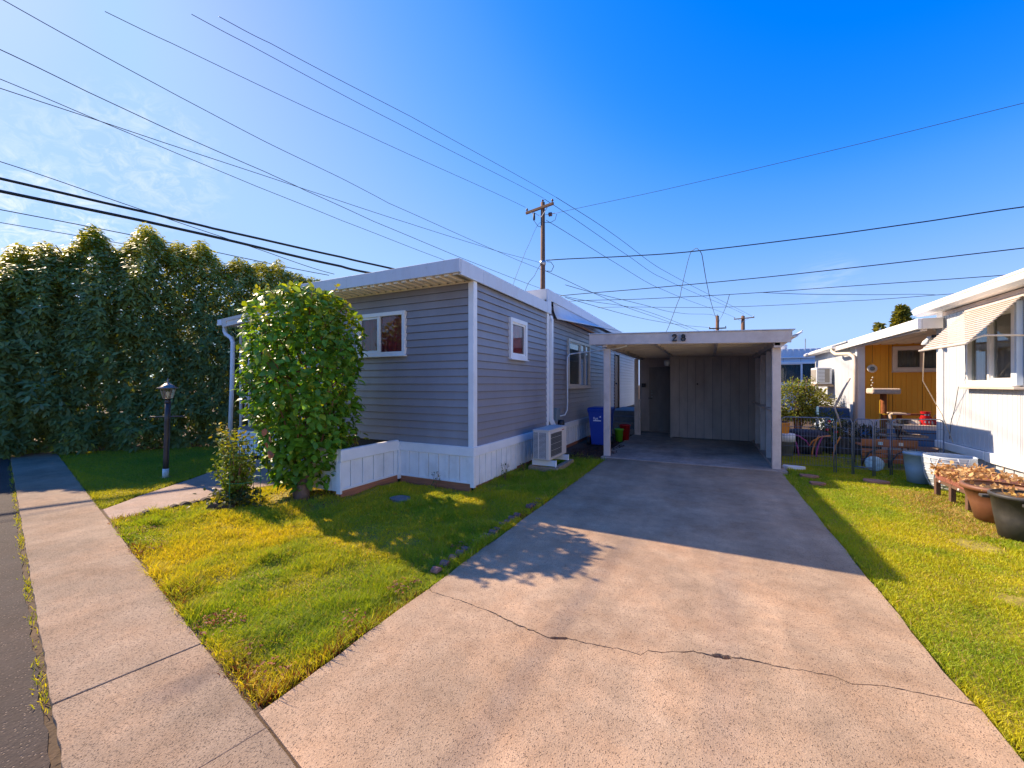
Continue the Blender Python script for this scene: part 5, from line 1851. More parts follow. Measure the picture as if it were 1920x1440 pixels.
t = pot("flower_pot", "tall pale blue tapered pot at the end of the wire fence", (2.86, 8.22), [(.125, 0), (.150, .22), (.168, .42), (.176, .42), (.176, .45), (.168, .455)], .015, "pot_blue", .40)
t = pot("planter_tub", "large grey tub bound with white string beside the blue pot", (3.06, 7.86), [(.17, 0), (.235, .18), (.262, .34), (.268, .46), (.272, .48)], .015, "tub_grey", .42)
TR = ([0, .18, .34, .47], [.17, .235, .262, .268])
for k in range(9):
    z = .06 + .045 * k
    ph = k * 1.3
    pts = []
    for i in range(28):
        a = 2 * PI * i / 28
        zz = z + .03 * math.sin(a + ph)
        r = np.interp(zz, *TR) + .005
        pts.append((3.06 + r * math.cos(a), 7.86 + r * math.sin(a), zz))
    MB().tube(pts, .0035, 6, closed=True).build("string", "string_white", t, smooth=True)
for k in range(7):
    a0 = 2.4 + k * .55
    pts = []
    for i in range(10):
        zz = .03 + .44 * i / 9
        a = a0 + .5 * i / 9 * (-1) ** k
        r = np.interp(zz, *TR) + .006
        pts.append((3.06 + r * math.cos(a), 7.86 + r * math.sin(a), zz))
    MB().tube(pts, .0045, 6).build("string", "string_white", t, smooth=True)

pb = thing("planter_box", "brown woven planter box on legs heaped with dry leaves", "planter", (3.0, 7.06, 0))
for y_ in (7.42, 7.05, 6.68):
    MB().box(2.75, 2.80, y_ - .03, y_ + .03, 0, .22).build("leg", "leg_wood", pb, bev=.004)
    MB().box(3.22, 3.27, y_ - .03, y_ + .03, 0, .22).build("leg", "leg_wood", pb, bev=.004)
MB().box(2.755, 2.785, 6.65, 7.45, .18, .215).build("rail", "leg_wood", pb)
for a, b in ((6.66, 7.05), (7.06, 7.45)):
    MB().box(2.765, 3.26, a, b, .216, .36).build("trough", "wicker", pb)
    for r in range(6):
        for c in range(10):
            pass
src = None
for r in range(5):
    for c in range(18):
        y_ = 6.675 + c * .043 + (.02 if r % 2 else 0)
        if y_ > 7.43:
            continue
        if src is None:
            src = MB().add([(2.756, y_ - .019, .228), (2.756, y_ + .019, .228), (2.756, y_ + .019, .25), (2.756, y_ - .019, .25),
                            (2.766, y_ - .021, .226), (2.766, y_ + .021, .226), (2.766, y_ + .021, .252), (2.766, y_ - .021, .252)], BF).build("weave", "wicker", pb)
            w0 = (y_, 0)
        else:
            share(src, "weave", pb, (0, y_ - w0[0], r * .026))
for y_ in (7.30, 6.85):
    MB().lathe((0, 0, 0), [(.014, 0), (.014, .008), (0, .010)], 10).mapped(lambda x, y2, z, y_=y_: (2.755 - z, y_ + x, .20 + y2)).build("stud_cap", "trim_white", pb)
n = 700
P = np.stack([RNG.uniform(2.75, 3.27, n), RNG.uniform(6.63, 7.48, n), .355 + RNG.random(n) ** 1.5 * .075], 1)
hang = RNG.random(n) < .18
P[hang, 0] = 2.745
P[hang, 2] = RNG.uniform(.30, .38, hang.sum())
L_ = RNG.uniform(.03, .07, n)
V, F, C = leaves(P, unit(n), unit(n), L_, L_ * RNG.uniform(.45, .8, n), mixcol((0.55, 0.31, 0.12), (0.74, 0.53, 0.27), RNG.random(n)) * RNG.uniform(.5, 1.1, (n, 1)))
o = fast_mesh("dry_leaves", V, F, "leaf_dry", pb, C)
o["kind"] = "stuff"

t = pot("flower_pot", "wide brown plastic tub of soil between the woven box and the black pot", (2.86, 6.30), [(.19, 0), (.235, .2), (.275, .33), (.300, .335), (.306, .36), (.300, .38), (.285, .383)], .02, "pot_brown", .335, 40)
n = 60
P = np.stack([2.86 + RNG.normal(0, .09, n), 6.30 + RNG.normal(0, .09, n), np.full(n, .36)], 1)
L_ = RNG.uniform(.03, .07, n)
V, F, C = leaves(P, unit(n), unit(n), L_, L_ * .6, mixcol((0.42, 0.22, 0.085), (0.55, 0.40, 0.20), RNG.random(n)))
fast_mesh("dry_leaves", V, F, "leaf_dry", t, C)["kind"] = "stuff"
t = pot("flower_pot", "black nursery pot with side grips at the right edge", (2.74, 5.68), [(.165, 0), (.195, .2), (.218, .39), (.230, .39), (.233, .42), (.225, .425)], .012, "pot_black", .395, 36)
for a in (2.6, 4.4):
    c = Vector((2.74 + .245 * math.cos(a), 5.68 + .245 * math.sin(a), .37))
    MB().box(c.x - .04, c.x + .04, c.y - .03, c.y + .03, .345, .375).build("grip", "pot_black", t, bev=.008)
n = 40
P = np.stack([2.74 + RNG.normal(0, .08, n), 5.68 + RNG.normal(0, .08, n), np.full(n, .415)], 1)
L_ = RNG.uniform(.03, .06, n)
V, F, C = leaves(P, unit(n), unit(n), L_, L_ * .6, mixcol((0.42, 0.22, 0.085), (0.5, 0.33, 0.1), RNG.random(n)))
fast_mesh("dry_leaves", V, F, "leaf_dry", t, C)["kind"] = "stuff"

# ------------------------------------------------------------------ things in the neighbour's yard
ct = thing("cat_tree", "carpeted cat tree with tall post and pale square top shelf", "cat tree", (3.64, 12.2, 0))
qx, qy = 3.64, 12.2
MB().box(qx - .32, qx + .34, qy - .28, qy + .28, 0, .05).build("base", "carpet", ct, bev=.015)
m = MB().tube([(qx, qy, .05), (qx, qy, 1.27)], .06, 16)
m.build("post", "cat_post", ct, smooth=True)
MB().box(qx - .26, qx + .25, qy - .22, qy + .22, 1.27, 1.40).build("top_shelf", "carpet", ct, bev=.03)
MB().box(qx + .10, qx + .42, qy - .18, qy + .18, .80, .84).build("side_shelf", "carpet", ct, bev=.012)
MB().box(qx + .38, qx + .72, qy - .1, qy + .25, .785, .82).build("side_shelf", "bench_wood", ct, bev=.012)
MB().tube([(qx + .28, qy, .05), (qx + .28, qy, .80)], .05, 12).build("post", "cat_post", ct, smooth=True)
m = MB()
vs, fs = [], []
for i in range(13):
    t_ = i / 12
    x = qx + .06 + .36 * t_ ** 2.2
    z = .80 - .46 * t_
    for y_ in (qy - .20, qy + .16):
        vs += [(x, y_, z), (x + .02, y_, z + .025)]
for i in range(12):
    a, b = 4 * i, 4 * i + 4
    fs += [(a, a + 2, b + 2, b), (a + 1, b + 1, b + 3, a + 3), (a, b, b + 1, a + 1), (a + 2, a + 3, b + 3, b + 2)]
m.add(vs, fs)
m.build("curved_ramp", "carpet", ct, smooth=True)
MB().box(qx - .20, qx + .70, qy - .22, qy + .2, .30, .345).build("lower_shelf", "carpet", ct, bev=.012)
MB().box(qx - .085, qx - .07, qy - .07, qy - .05, .5, 1.12).build("scratch_strip", "yellow", ct)
MB().tube([(qx + .074 * math.cos(a), qy + .074 * math.sin(a), .80) for a in np.linspace(0, 2 * PI, 17)[:-1]], .012, 6, closed=True).build("strap", "yellow", ct)

be = thing("garden_bench", "low red brown slatted garden bench with curved black iron legs", "bench", (2.85, 9.55, 0))
for k in range(4):
    MB().box(2.50, 3.28, 9.45 + k * .085, 9.515 + k * .085, .36, .385).build("seat_slat", "bench_wood", be, bev=.004)
for k in range(3):
    MB().box(2.50, 3.28, 9.42, 9.44, .08 + k * .085, .15 + k * .085).build("apron_slat", "bench_wood", be, bev=.004)
for x in (2.50, 2.88, 3.26):
    pts = [(x, 9.40, .0), (x + .03, 9.38, .12), (x + .11, 9.38, .26), (x + .22, 9.39, .33)]
    MB().tube(pts, .014, 8).build("leg", "iron", be, smooth=True)
    MB().tube([(x, 9.80, 0), (x, 9.76, .36)], .014, 8).build("leg", "iron", be, smooth=True)
    MB().tube([(x, 9.40, 0), (x, 9.42, .36)], .012, 8).build("leg", "iron", be, smooth=True)
for x, mt in ((2.74, "disc_blue"), (3.02, "dish")):
    MB().box(x, x + .06, 9.412, 9.42, .40, .455).build("seat_tag", mt, be)
MB().box(2.50, 3.28, 9.425, 9.437, .39, .50).build("front_board", "bench_wood", be)

dk = thing("garden_disc", "mottled pale blue disc leaning behind the fence gate", "ornament", (2.55, 8.95, 0))
m = MB().lathe((0, 0, 0), [(0, 0), (.115, 0), (.128, .012), (.115, .02), (.04, .026), (0, .026)], 26)
m.mapped(lambda x, y_, z: (2.55 + x * 1.05, 8.95 - z + y_ * .25, .128 + y_ * .97))
m.build("plate", "disc_blue", dk, smooth=True)
MB().tube([(2.55, 9.0, .2), (2.55, 9.1, .0)], .01, 6).build("prop", "iron", dk)

tb = thing("garden_table", "pale topped table on a black scrolled iron base", "table", (3.62, 10.35, 0))
MB().box(3.15, 4.25, 10.1, 10.62, .695, .735).build("tabletop", "tabletop", tb, bev=.008)
for x in (3.3, 4.05):
    for s in (-1, 1):
        MB().tube([(x, 10.36 + s * .22, .0), (x + .02, 10.36 + s * .14, .25), (x, 10.36, .38), (x, 10.36 - s * .12, .52), (x, 10.36 - s * .2, .695)], .013, 7).build("leg", "iron", tb, smooth=True)
    for k in range(3):
        pts = [(x, 10.36 + .06 * (1 - i / 18) * math.cos(i * .7), .25 + k * .12 + .06 * (1 - i / 18) * math.sin(i * .7)) for i in range(16)]
        MB().tube(pts, .006, 5).build("scroll", "iron", tb, smooth=True)
MB().bar((3.3, 10.36, .30), (4.05, 10.36, .30), .02, .02).build("stretcher", "iron", tb)
MB().bar((3.3, 10.36, .50), (4.05, 10.36, .50), .02, .02).build("stretcher", "iron", tb)
for (z, r, h, lb) in ((.735, .092, .165, "lower large red tin on the pale garden table"), (.903, .078, .125, "upper small red tin stacked on the larger tin")):
    t = thing("tin", lb, "tin", (3.72, 10.25, z), "red tins")
    MB().lathe((3.72, 10.25, z), [(r, 0), (r, h - .02), (r + .006, h - .02), (r + .006, h), (0, h)], 20).build("can", "red_tin", t, smooth=False)
    MB().lathe((3.72, 10.25, z + h * .35), [(r + .001, 0), (r + .001, h * .25), (r, h * .25)], 20, cap0=False, cap1=False).build("band", "black" if h < .15 else "red_tin", t)
    for a in (-1.9, -1.3):
        MB().box(3.72 + r * math.cos(a) - .012, 3.72 + r * math.cos(a) + .012, 10.25 + r * math.sin(a) - .004, 10.25 + r * math.sin(a) + .001, z + h * .3, z + h * .55).build("print", "plastic_white", t)
kt = thing("kettle", "red enamel kettle beside the stacked red tins", "kettle", (3.93, 10.24, .735))
MB().lathe((3.93, 10.24, .735), [(.075, 0), (.085, .05), (.075, .12), (.035, .20), (.02, .22), (0, .235)], 18).build("body", "red_tin", kt, True)
MB().tube([(3.93 + .09 * math.cos(a), 10.24, .86 + .12 * math.sin(a)) for a in np.linspace(0, PI, 12)], .006, 6).build("handle", "steel", kt, smooth=True)
MB().tube([(3.86, 10.24, .80), (3.82, 10.24, .86), (3.80, 10.24, .92)], .012, 7).build("spout", "red_tin", kt, smooth=True)
pls = thing("plate_stack", "stack of dark plates on the garden table", "plates", (3.36, 10.25, .735))
for k in range(5):
    MB().lathe((3.36 + .008 * (k % 2), 10.25, .735 + k * .024), [(.05, 0), (.10, .016), (.102, .020), (.05, .008), (0, .008)], 20).build("plate", "dark_plate", pls, True)
ds = thing("dish", "cream oval dish standing beside the dark plates", "dish", (3.54, 10.22, .735))
m = MB().lathe((0, 0, 0), [(0, 0), (.075, 0), (.09, .012), (.07, .016), (0, .012)], 20)
m.mapped(lambda x, y_, z: (3.54 + x, 10.22 - z + y_ * .4, .735 + .058 + y_ * .62))
m.build("bowl", "dish", ds, smooth=True)

tb.location += Vector((.52, 1.6, 0))
tb.scale.z = .605 / .735
for o_ in [o2 for o2 in COL.objects if o2.parent is None and o2.name.split(".")[0] in ("tin", "kettle", "plate_stack", "dish")]:
    o_.location += Vector((.52, 1.6, -.13))
ob = thing("lidded_bucket", "grey bucket with white lid behind the carport post", "bucket", (1.44, 10.1, 0))
MB().lathe((1.44, 10.1, 0), [(.13, 0), (.16, .30), (.165, .30)], 20).build("pail", "plastic_grey", ob, True)
MB().lathe((1.44, 10.1, .30), [(.172, 0), (.172, .14), (.16, .16), (0, .165)], 20).build("lid", "plastic_white", ob, True)
t = thing("flower_pot", "bright orange square pot standing on the lidded bucket", "pot", (1.42, 10.1, .465))
MB().add(taper(1.42, 10.1, .065, .065, .085, .085, .465, .68), BF).build("vessel", "orange", t, bev=.006)
MB().add(taper(1.42, 10.1, .09, .09, .09, .09, .655, .69), BF).build("rim", "orange", t, bev=.004)
MB().lathe((1.42, 10.1, .685), [(.07, 0), (.05, .03), (0, .04)], 10).build("potting_soil", "soil", t)

tr = thing("play_table", "low black covered table with rainbow striped curved legs", "table", (1.85, 10.6, 0))
MB().lathe((1.85, 10.6, .36), [(.0, .0), (.42, .0), (.44, .03), (.42, .10), (.30, .14), (0, .15)], 26).build("cover", "black_cloth", tr, True)
MB().lathe((1.85, 10.6, 0), [(.30, .02), (.40, .36), (.0, .36)], 20).build("skirt", "black_cloth", tr, True)
for i, (sx_, mt) in enumerate(((-.40, "arc_orange"), (-.18, "arc_magenta"), (.05, "arc_orange"), (.12, "arc_magenta"), (.40, "arc_orange"))):
    pts = [(1.85 + sx_ + .12 * (t_ ** 2) * (1 if sx_ > 0 else -1), 10.14 + .02 * t_, .44 * t_) for t_ in np.linspace(0, 1, 8)]
    MB().tube(pts, .016, 7).build("leg", mt, tr, smooth=True)
for s in (-1, 1):
    MB().tube([(1.85 + s * .0, 10.12, .22), (1.85 + s * .05, 10.12, .32), (1.85 + s * .18, 10.12, .42), (1.85 + s * .36, 10.14, .45)], .014, 7).build("arch", "arc_orange" if s > 0 else "arc_magenta", tr, smooth=True)

t = pot("planter_bowl", "grey concrete bowl planter behind the fence", (2.42, 11.3), [(.16, 0), (.30, .18), (.33, .36), (.345, .40), (.33, .41)], .03, "stone", .37, cat="planter")


def shrub_leaves(parent, c, rad, n, size, cols, seed=0, name="foliage", mat="leaf_misc", droop=.2, aspect=.5, shell_=.55):
    u = unit(n)
    q = (shell_ + (1 - shell_) * RNG.random(n)) ** 1.0
    bump = .75 + .5 * vnoise(np.arctan2(u[:, 1], u[:, 0]) * 2.2, u[:, 2] * 2.6, 1.0, seed + 5)
    P = np.array(c)[None] + u * np.array(rad)[None] * (q * bump)[:, None]
    d = u + unit(n) * .8
    d[:, 2] -= droop
    up = u + unit(n) * .6 + np.array([0, 0, .8])
    L_ = size * RNG.uniform(.6, 1.3, n)
    V, F, C = leaves(P, d, up, L_, L_ * aspect, mixcol(cols[0], cols[1], RNG.random(n)) * RNG.uniform(.6, 1.3, (n, 1)))
    o = fast_mesh(name, V, F, mat, parent, C)
    o["kind"] = "stuff"
    return o


shrub_leaves(t, (2.42, 11.3, .62), (.34, .3, .30), 500, .10, ((.08, .13, .02), (.20, .20, .03)), 3, aspect=.22)
t = thing("rose_bush", "dense green rose bush between the carport and the white side wall", "bush", (2.3, 14.3, 0))
shrub_leaves(t, (2.22, 14.3, .98), (.72, .5, .60), 3600, .075, ((.10, .17, .02), (.34, .34, .03)), 4)
shrub_leaves(t, (2.72, 14.2, .90), (.45, .45, .52), 1700, .075, ((.12, .18, .02), (.40, .34, .03)), 6)
for k in range(12):
    a, rr = random.uniform(0, 2 * PI), random.uniform(.1, .5)
    top = (2.3 + rr * 1.4 * math.cos(a), 14.3 + rr * math.sin(a), random.uniform(1.2, 1.75))
    MB().tube([(2.3 + .1 * math.cos(a), 14.3 + .1 * math.sin(a), 0), (2.3 + rr * .7 * math.cos(a), 14.3 + rr * .5 * math.sin(a), .7), top], [.014, .010, .004], 6).build("cane", "stem", t, smooth=True)
    shrub_leaves(t, (top[0], top[1], top[2] - .08), (.12, .12, .14), 46, .06, ((.12, .2, .02), (.36, .36, .03)), k)
MB().lathe((1.85, 14.1, 1.74), [(0, -.03), (.03, -.015), (.035, 0), (.02, .03), (0, .035)], 8).build("flower", "dish", t, True)
stk = tag(MB().tube([(2.46, 10.5, .60), (2.40, 10.52, .85), (2.36, 10.55, 1.0), (2.46, 10.55, 1.25), (2.50, 10.55, 1.36), (2.62, 10.55, 1.62)], [.016, .018, .02, .024, .02, .014], 7).build("crooked_branch", "rope", smooth=True),
          "crooked peeled branch standing up in front of the rose bush", "branch")
bb = thing("planter_box", "blue wooden planter box against the far white wall", "planter", (3.0, 13.4, 0))
MB().box(2.68, 3.20, 12.9, 13.9, .60, .88).build("trough", "planter_shade_blue", bb, bev=.01)
for x in (2.72, 3.14):
    for y_ in (12.95, 13.85):
        MB().box(x - .03, x + .03, y_ - .03, y_ + .03, 0, .60).build("leg", "wall_bluewhite", bb)
MB().box(2.72, 3.16, 12.97, 13.83, .38, .42).build("shelf", "wall_bluewhite", bb)
MB().box(2.705, 3.175, 12.925, 13.875, .86, .885).build("potting_soil", "soil", bb)
shrub_leaves(bb, (2.95, 13.4, .95), (.16, .35, .12), 60, .09, ((.06, .09, .03), (.15, .15, .03)), 8, aspect=.2)
td = thing("planter_trough", "dark planter trough of spiky dusty green plants behind the fence", "planter", (2.75, 10.95, 0))
MB().add(taper(2.75, 10.95, .42, .16, .46, .19, .0, .34), BF).build("trough", "pot_black", td, bev=.01)
shrub_leaves(td, (2.75, 10.95, .46), (.50, .22, .16), 520, .13, ((.05, .06, .04), (.14, .13, .09)), 9, aspect=.2, droop=-.2)
fl_ = thing("flower_plant", "potted plant with red and yellow flowers beside the crooked branch", "plant", (2.35, 10.75, 0))
MB().lathe((2.35, 10.75, 0), [(.09, 0), (.13, .22), (.14, .22), (.14, .25), (0, .25)], 18).build("pot", "pot_black", fl_, True)
shrub_leaves(fl_, (2.35, 10.75, .52), (.16, .14, .26), 240, .09, ((.07, .12, .02), (.2, .2, .03)), 10, aspect=.3)
for (x, z, mt) in ((2.28, .70, "red_tin"), (2.42, .66, "yellow"), (2.36, .58, "yellow"), (2.25, .52, "red_tin"), (2.40, .48, "bucket_red")):
    MB().lathe((x, 10.60, z), [(0, -.03), (.03, -.01), (.035, .01), (.02, .035), (0, .04)], 8).build("flower", mt, fl_, True)

# ------------------------------------------------------------------ utility poles and wires
def utility_pole(label, x, y_, h, r, arm, arm_dir, arm_z, ins=True):
    t = thing("utility_pole", label, "utility pole", (x, y_, 0), "timber utility poles")
    MB().tube([(x, y_, -.5), (x, y_, h * .5), (x, y_, h)], [r * 1.15, r, r * .8], 12).build("pole", "pole_wood", t, smooth=True)
    d = Vector((arm_dir[0], arm_dir[1], 0)).normalized()
    a0, a1 = Vector((x, y_, arm_z)) - d * arm[0], Vector((x, y_, arm_z)) + d * arm[1]
    off = Vector((d.y, -d.x, 0)) * r
    MB().bar(a0 + off, a1 + off, .10, .12).build("crossarm", "pole_wood", t, bev=.01)
    for e in (a0 + d * .06 + off, a1 - d * .06 + off):
        MB().lathe((e.x, e.y, e.z + .06), [(.02, 0), (.02, .06), (.055, .07), (.06, .10), (.035, .12), (.045, .15), (0, .17)], 10).build("insulator", "insulator", t, True)
    MB().lathe((x, y_, h), [(.02, 0), (.02, .06), (.055, .07), (.06, .10), (.035, .12), (0, .16)], 10).build("insulator", "insulator", t, True)
    for s, L_ in ((-1, arm[0] * .55), (1, arm[1] * .55)):
        MB().bar(Vector((x, y_, arm_z - .45)) + off, Vector((x, y_, arm_z - .05)) + d * s * L_ + off, .02, .03).build("brace", "steel", t)
    return t


up1 = utility_pole("tall brown utility pole with a crossarm behind the grey home", -7.28, 18.15, 10.35, .125, (.95, .72), (.96, -.26, 0), 10.05)
for k, z in enumerate((9.72, 9.62)):
    MB().lathe((0, 0, 0), [(.03, 0), (.10, .02), (.10, .07), (.03, .09), (.10, .11), (.10, .16), (.03, .18)], 14).mapped(lambda x, y_, zz: (-7.0 + zz, 18.2 + x, 9.72 + y_)).build("spool_insulator", "insulator", up1, True) if k == 0 else None
MB().tube([(-7.16, 18.15, 9.72), (-6.7, 18.3, 9.78)], .012, 6).build("spool_bracket", "steel", up1)
MB().tube([(-7.2, 18.1, 9.35), (-6.9, 18.2, 9.32), (-6.7, 18.3, 9.45), (-6.62, 18.3, 9.72)], .012, 6).build("jumper", "wire_black", up1, smooth=True)
MB().tube([(-7.9, 18.1, 9.98), (-7.7, 18.1, 9.8), (-7.75, 18.1, 9.55), (-7.5, 18.1, 9.2), (-7.3, 18.1, 9.15)], .012, 6).build("jumper", "wire_black", up1, smooth=True)
MB().lathe((-7.72, 18.1, 9.55), [(.05, 0), (.06, .1), (.05, .3), (.02, .36), (0, .36)], 10).build("fuse_cutout", "wire_grey", up1, True)
MB().lathe((-7.28, 18.15, 7.3), [(.14, 0), (.15, .1), (.14, .2)], 12).build("collar", "steel", up1, True)
MB().tube([(-7.1, 18.2, 7.45), (-6.9, 18.25, 7.42), (-6.75, 18.25, 7.2), (-6.85, 18.2, 6.95), (-7.1, 18.2, 7.0)], .015, 6).build("jumper", "wire_black", up1, smooth=True)
utility_pole("distant utility pole at the right, rising above the carport roof", 3.97, 60.7, 10.45, .26, (1.0, 1.35), (.96, -.26, 0), 10.1)
up2 = utility_pole("distant utility pole at the left, above the carport roof with a low crossarm", .79, 49.45, 9.0, .20, (.85, .85), (.9, .1, 0), 7.6)

W = {
 'p1': ([(-9.98, 5.2, 9.84), (-9.71, 6.19, 9.9), (-8.67, 10.16, 10.16), (-6.57, 18.1, 10.43)], .0075, "uppermost power line sloping from the top edge to the crossarm's right end"),
 'p2': ([(-10.75, 5.02, 10.06), (-10.47, 6.06, 10.09), (-9.38, 10.2, 10.22), (-7.26, 18.24, 10.58)], .0075, "power line sloping from the top edge to the pin on the pole top"),
 'p3': ([(-11.96, 3.94, 9.72), (-11.68, 5.02, 9.75), (-10.53, 9.36, 9.89), (-8.21, 18.14, 10.29)], .0075, "power line sloping from the top edge to the crossarm's left end"),
 'q1': ([(-6.57, 18.1, 10.43), (-5.18, 23.21, 10.31), (-3.12, 30.79, 9.82), (4.99, 60.64, 10.33)], .013, "power line from the crossarm's right end to the distant right pole"),
 'q2': ([(-7.25, 18.27, 10.56), (-4.81, 27.51, 10.04), (-3.35, 33.02, 9.79), (4.13, 61.3, 10.78)], .013, "power line from the near pole top to the distant right pole top"),
 'q3': ([(-7.21, 18.42, 9.57), (-5.67, 24.87, 9.31), (-3.45, 34.08, 9.12), (3.15, 61.58, 10.4)], .013, "power line from below the crossarm to the distant right pole's left arm"),
 'r1': ([(-6.86, 18.36, 9.79), (-1.8, 17.79, 9.61), (4.06, 17.13, 9.51), (8.04, 16.68, 9.51), (8.64, 16.61, 9.51)], .008, "thin wire rising from the spool insulator to the right edge"),
 'a': ([(-11.51, 1.56, 8.47), (-11.05, 3.28, 8.18), (-10.67, 4.72, 7.95), (-10.22, 6.44, 7.72), (-9.72, 8.34, 7.56), (-9.32, 9.84, 7.36), (-7.95, 15.03, 7.08), (-7.25, 18.0, 7.02)], .0075, "long wire from the top left edge to the middle of the near pole"),
 'a2': ([(-7.25, 18.17, 7.06), (-6.14, 23.48, 6.89), (-5.03, 28.78, 6.81), (-3.72, 35.04, 6.92), (-1.91, 43.66, 6.99)], .013, "wire running from the middle of the near pole down behind the carport roof"),
 'd': ([(-11.75, 1.8, 6.88), (-11.59, 2.41, 6.89), (-11.27, 3.63, 6.92), (-10.95, 4.84, 6.94), (-10.48, 6.61, 6.98), (-10.12, 8.0, 7.01), (-9.37, 10.84, 7.08), (-8.15, 15.46, 7.25), (-7.35, 18.15, 7.4)], .0075, "shallow wire from the left edge ending at the collar on the near pole"),
 'b': ([(-10.39, 1.66, 6.97), (-10.27, 2.13, 6.9), (-10.02, 3.09, 6.75), (-9.7, 4.29, 6.59), (-9.29, 5.85, 6.45), (-9.06, 6.69, 6.34), (-8.59, 8.48, 6.14), (-7.75, 11.66, 5.89), (-6.69, 15.67, 5.67), (-6.08, 18.0, 5.62)], .0075, "wire from the upper left corner passing just over the roof corner"),
 'c': ([(-12.59, 1.96, 7.53), (-12.43, 2.58, 7.46), (-12.1, 3.82, 7.32), (-11.74, 5.19, 7.17), (-11.3, 6.83, 7.0), (-10.69, 9.17, 6.8), (-9.65, 13.09, 6.52), (-9.09, 15.22, 6.4)], .0075, "wire from the left edge going down behind the middle of the front roof fascia"),
 'e': ([(-17.54, 0.77, 6.89), (-16.13, 3.35, 6.71), (-14.71, 5.93, 6.52), (-14.05, 7.15, 6.41), (-12.22, 10.49, 6.2), (-11.43, 11.93, 6.1), (-10.61, 13.43, 6.01)], .036, "upper of the two thick black cables at the left"),
 'f': ([(-16.99, 0.3, 6.34), (-15.4, 3.2, 6.17), (-13.81, 6.1, 6.0), (-11.67, 10.02, 5.66), (-11.14, 10.99, 5.58)], .040, "lower of the two thick black cables at the left"),
 'g': ([(-17.83, 1.89, 7.8), (-16.93, 3.52, 7.42), (-15.45, 6.23, 6.78), (-14.3, 8.33, 6.28), (-12.95, 10.79, 5.73)], .011, "thin wire at the left crossing both thick black cables"),
 'h': ([(-18.56, 1.65, 6.41), (-17.47, 3.63, 6.29), (-15.67, 6.93, 6.09), (-13.46, 10.96, 5.79)], .013, "thin wire running just below the thick black cables"),
 'i': ([(-20.1, 2.31, 6.44), (-19.18, 3.99, 6.37), (-17.65, 6.78, 6.25), (-16.7, 8.51, 6.11), (-15.27, 11.13, 5.9)], .011, "lowest thin wire at the left passing behind the hedge tops"),
 'j': ([(-7.14, 18.22, 7.53), (-2.81, 18.8, 7.32), (-0.37, 19.12, 7.27), (4.38, 19.75, 7.39), (7.28, 20.14, 7.54), (9.88, 20.48, 7.7), (10.27, 20.54, 7.72)], .022, "dark cable from the near pole collar carrying the two drop wires"),
 'k': ([(-7.45, 20.86, 6.34), (-3.05, 20.37, 6.16), (1.44, 19.88, 6.01), (4.94, 19.49, 5.95), (9.17, 19.02, 5.92), (9.81, 18.95, 5.92)], .018, "dark cable at the right, second below the crossarm wire"),
 'l': ([(-7.63, 23.0, 6.46), (-3.41, 22.75, 6.15), (1.63, 22.46, 5.9), (5.63, 22.23, 5.78), (10.58, 21.95, 5.64), (11.32, 21.9, 5.62)], .015, "dark cable at the right, third below the crossarm wire"),
 'm': ([(-7.53, 29.74, 7.22), (0.49, 28.74, 6.41), (7.07, 27.92, 6.06), (10.52, 27.49, 5.98), (11.56, 27.36, 5.96)], .014, "lowest nearly level wire above the carport roof"),
 'n': ([(2.19, 22.4, 5.88), (6.77, 26.74, 6.2), (12.34, 32.85, 6.84)], .013, "short level wire branching right from the third cable"),
 'o1': ([(-0.37, 19.12, 7.27), (-0.5, 19.2, 7.42), (-0.63, 19.31, 7.39), (-0.76, 19.42, 7.28), (-1.01, 19.62, 6.38), (-1.2, 19.77, 5.47), (-1.84, 20.28, 3.98), (-2.0, 20.4, 3.45)], .012, "left drop wire hanging down to behind the carport"),
 'o2': ([(-0.37, 19.12, 7.27), (-0.29, 19.5, 7.18), (-0.13, 24.02, 6.97), (0.18, 32.98, 7.28), (0.74, 49.43, 8.36)], .016, "right drop wire leading to the distant left pole"),
 'pp': ([(0.89, 22.5, 5.92), (0.95, 35, 6.95), (0.95, 49.53, 8.31)], .014, "slanting wire from the third cable to the distant left pole"),
 'q': ([(-6.46, 19.12, 6.46), (-4.25, 28.41, 6.97), (-2.44, 36.05, 7.47), (0.74, 49.43, 9.0)], .014, "wire sagging to the top of the distant left pole"),
 's': ([(-7.1, 21.03, 6.31), (-4.57, 30.54, 6.99), (-0.96, 44.13, 6.83)], .013, "wire sloping steeply down behind the carport number"),
 'r': ([(-6.78, 20.07, 6.04), (-4.44, 29.67, 6.22), (-2.04, 39.53, 6.83), (0.31, 49.22, 7.6)], .014, "wire sagging to the low crossarm of the distant left pole"),
 'gy1': ([(-7.39, 18.1, 9.38), (-7.44, 16.45, 7.47), (-7.48, 15.27, 5.72), (-7.52, 14.0, 3.4)], .008, "long pale guy wire slanting down from the near pole"),
 'gy2': ([(-7.37, 18.11, 7.3), (-7.39, 17.37, 6.6), (-7.43, 16.41, 5.7), (-7.5, 14.0, 3.4)], .011, "short dark guy wire slanting down from the pole collar"),
}


def smooth_pts(pts, k=8):
    P = [Vector(p) for p in pts]
    out = []
    for i in range(len(P) - 1):
        p0, p1, p2, p3 = P[max(i - 1, 0)], P[i], P[i + 1], P[min(i + 2, len(P) - 1)]
        for j in range(k):
            t = j / k
            lin = p1.lerp(p2, t)
            cr_ = .5 * ((2 * p1) + (p2 - p0) * t + (2 * p0 - 5 * p1 + 4 * p2 - p3) * t * t + (3 * p1 - p0 - 3 * p2 + p3) * t ** 3)
            # keep horizontal run linear, take the height from the smooth curve
            out.append(Vector((lin.x, lin.y, cr_.z)))
    out.append(P[-1])
    return out


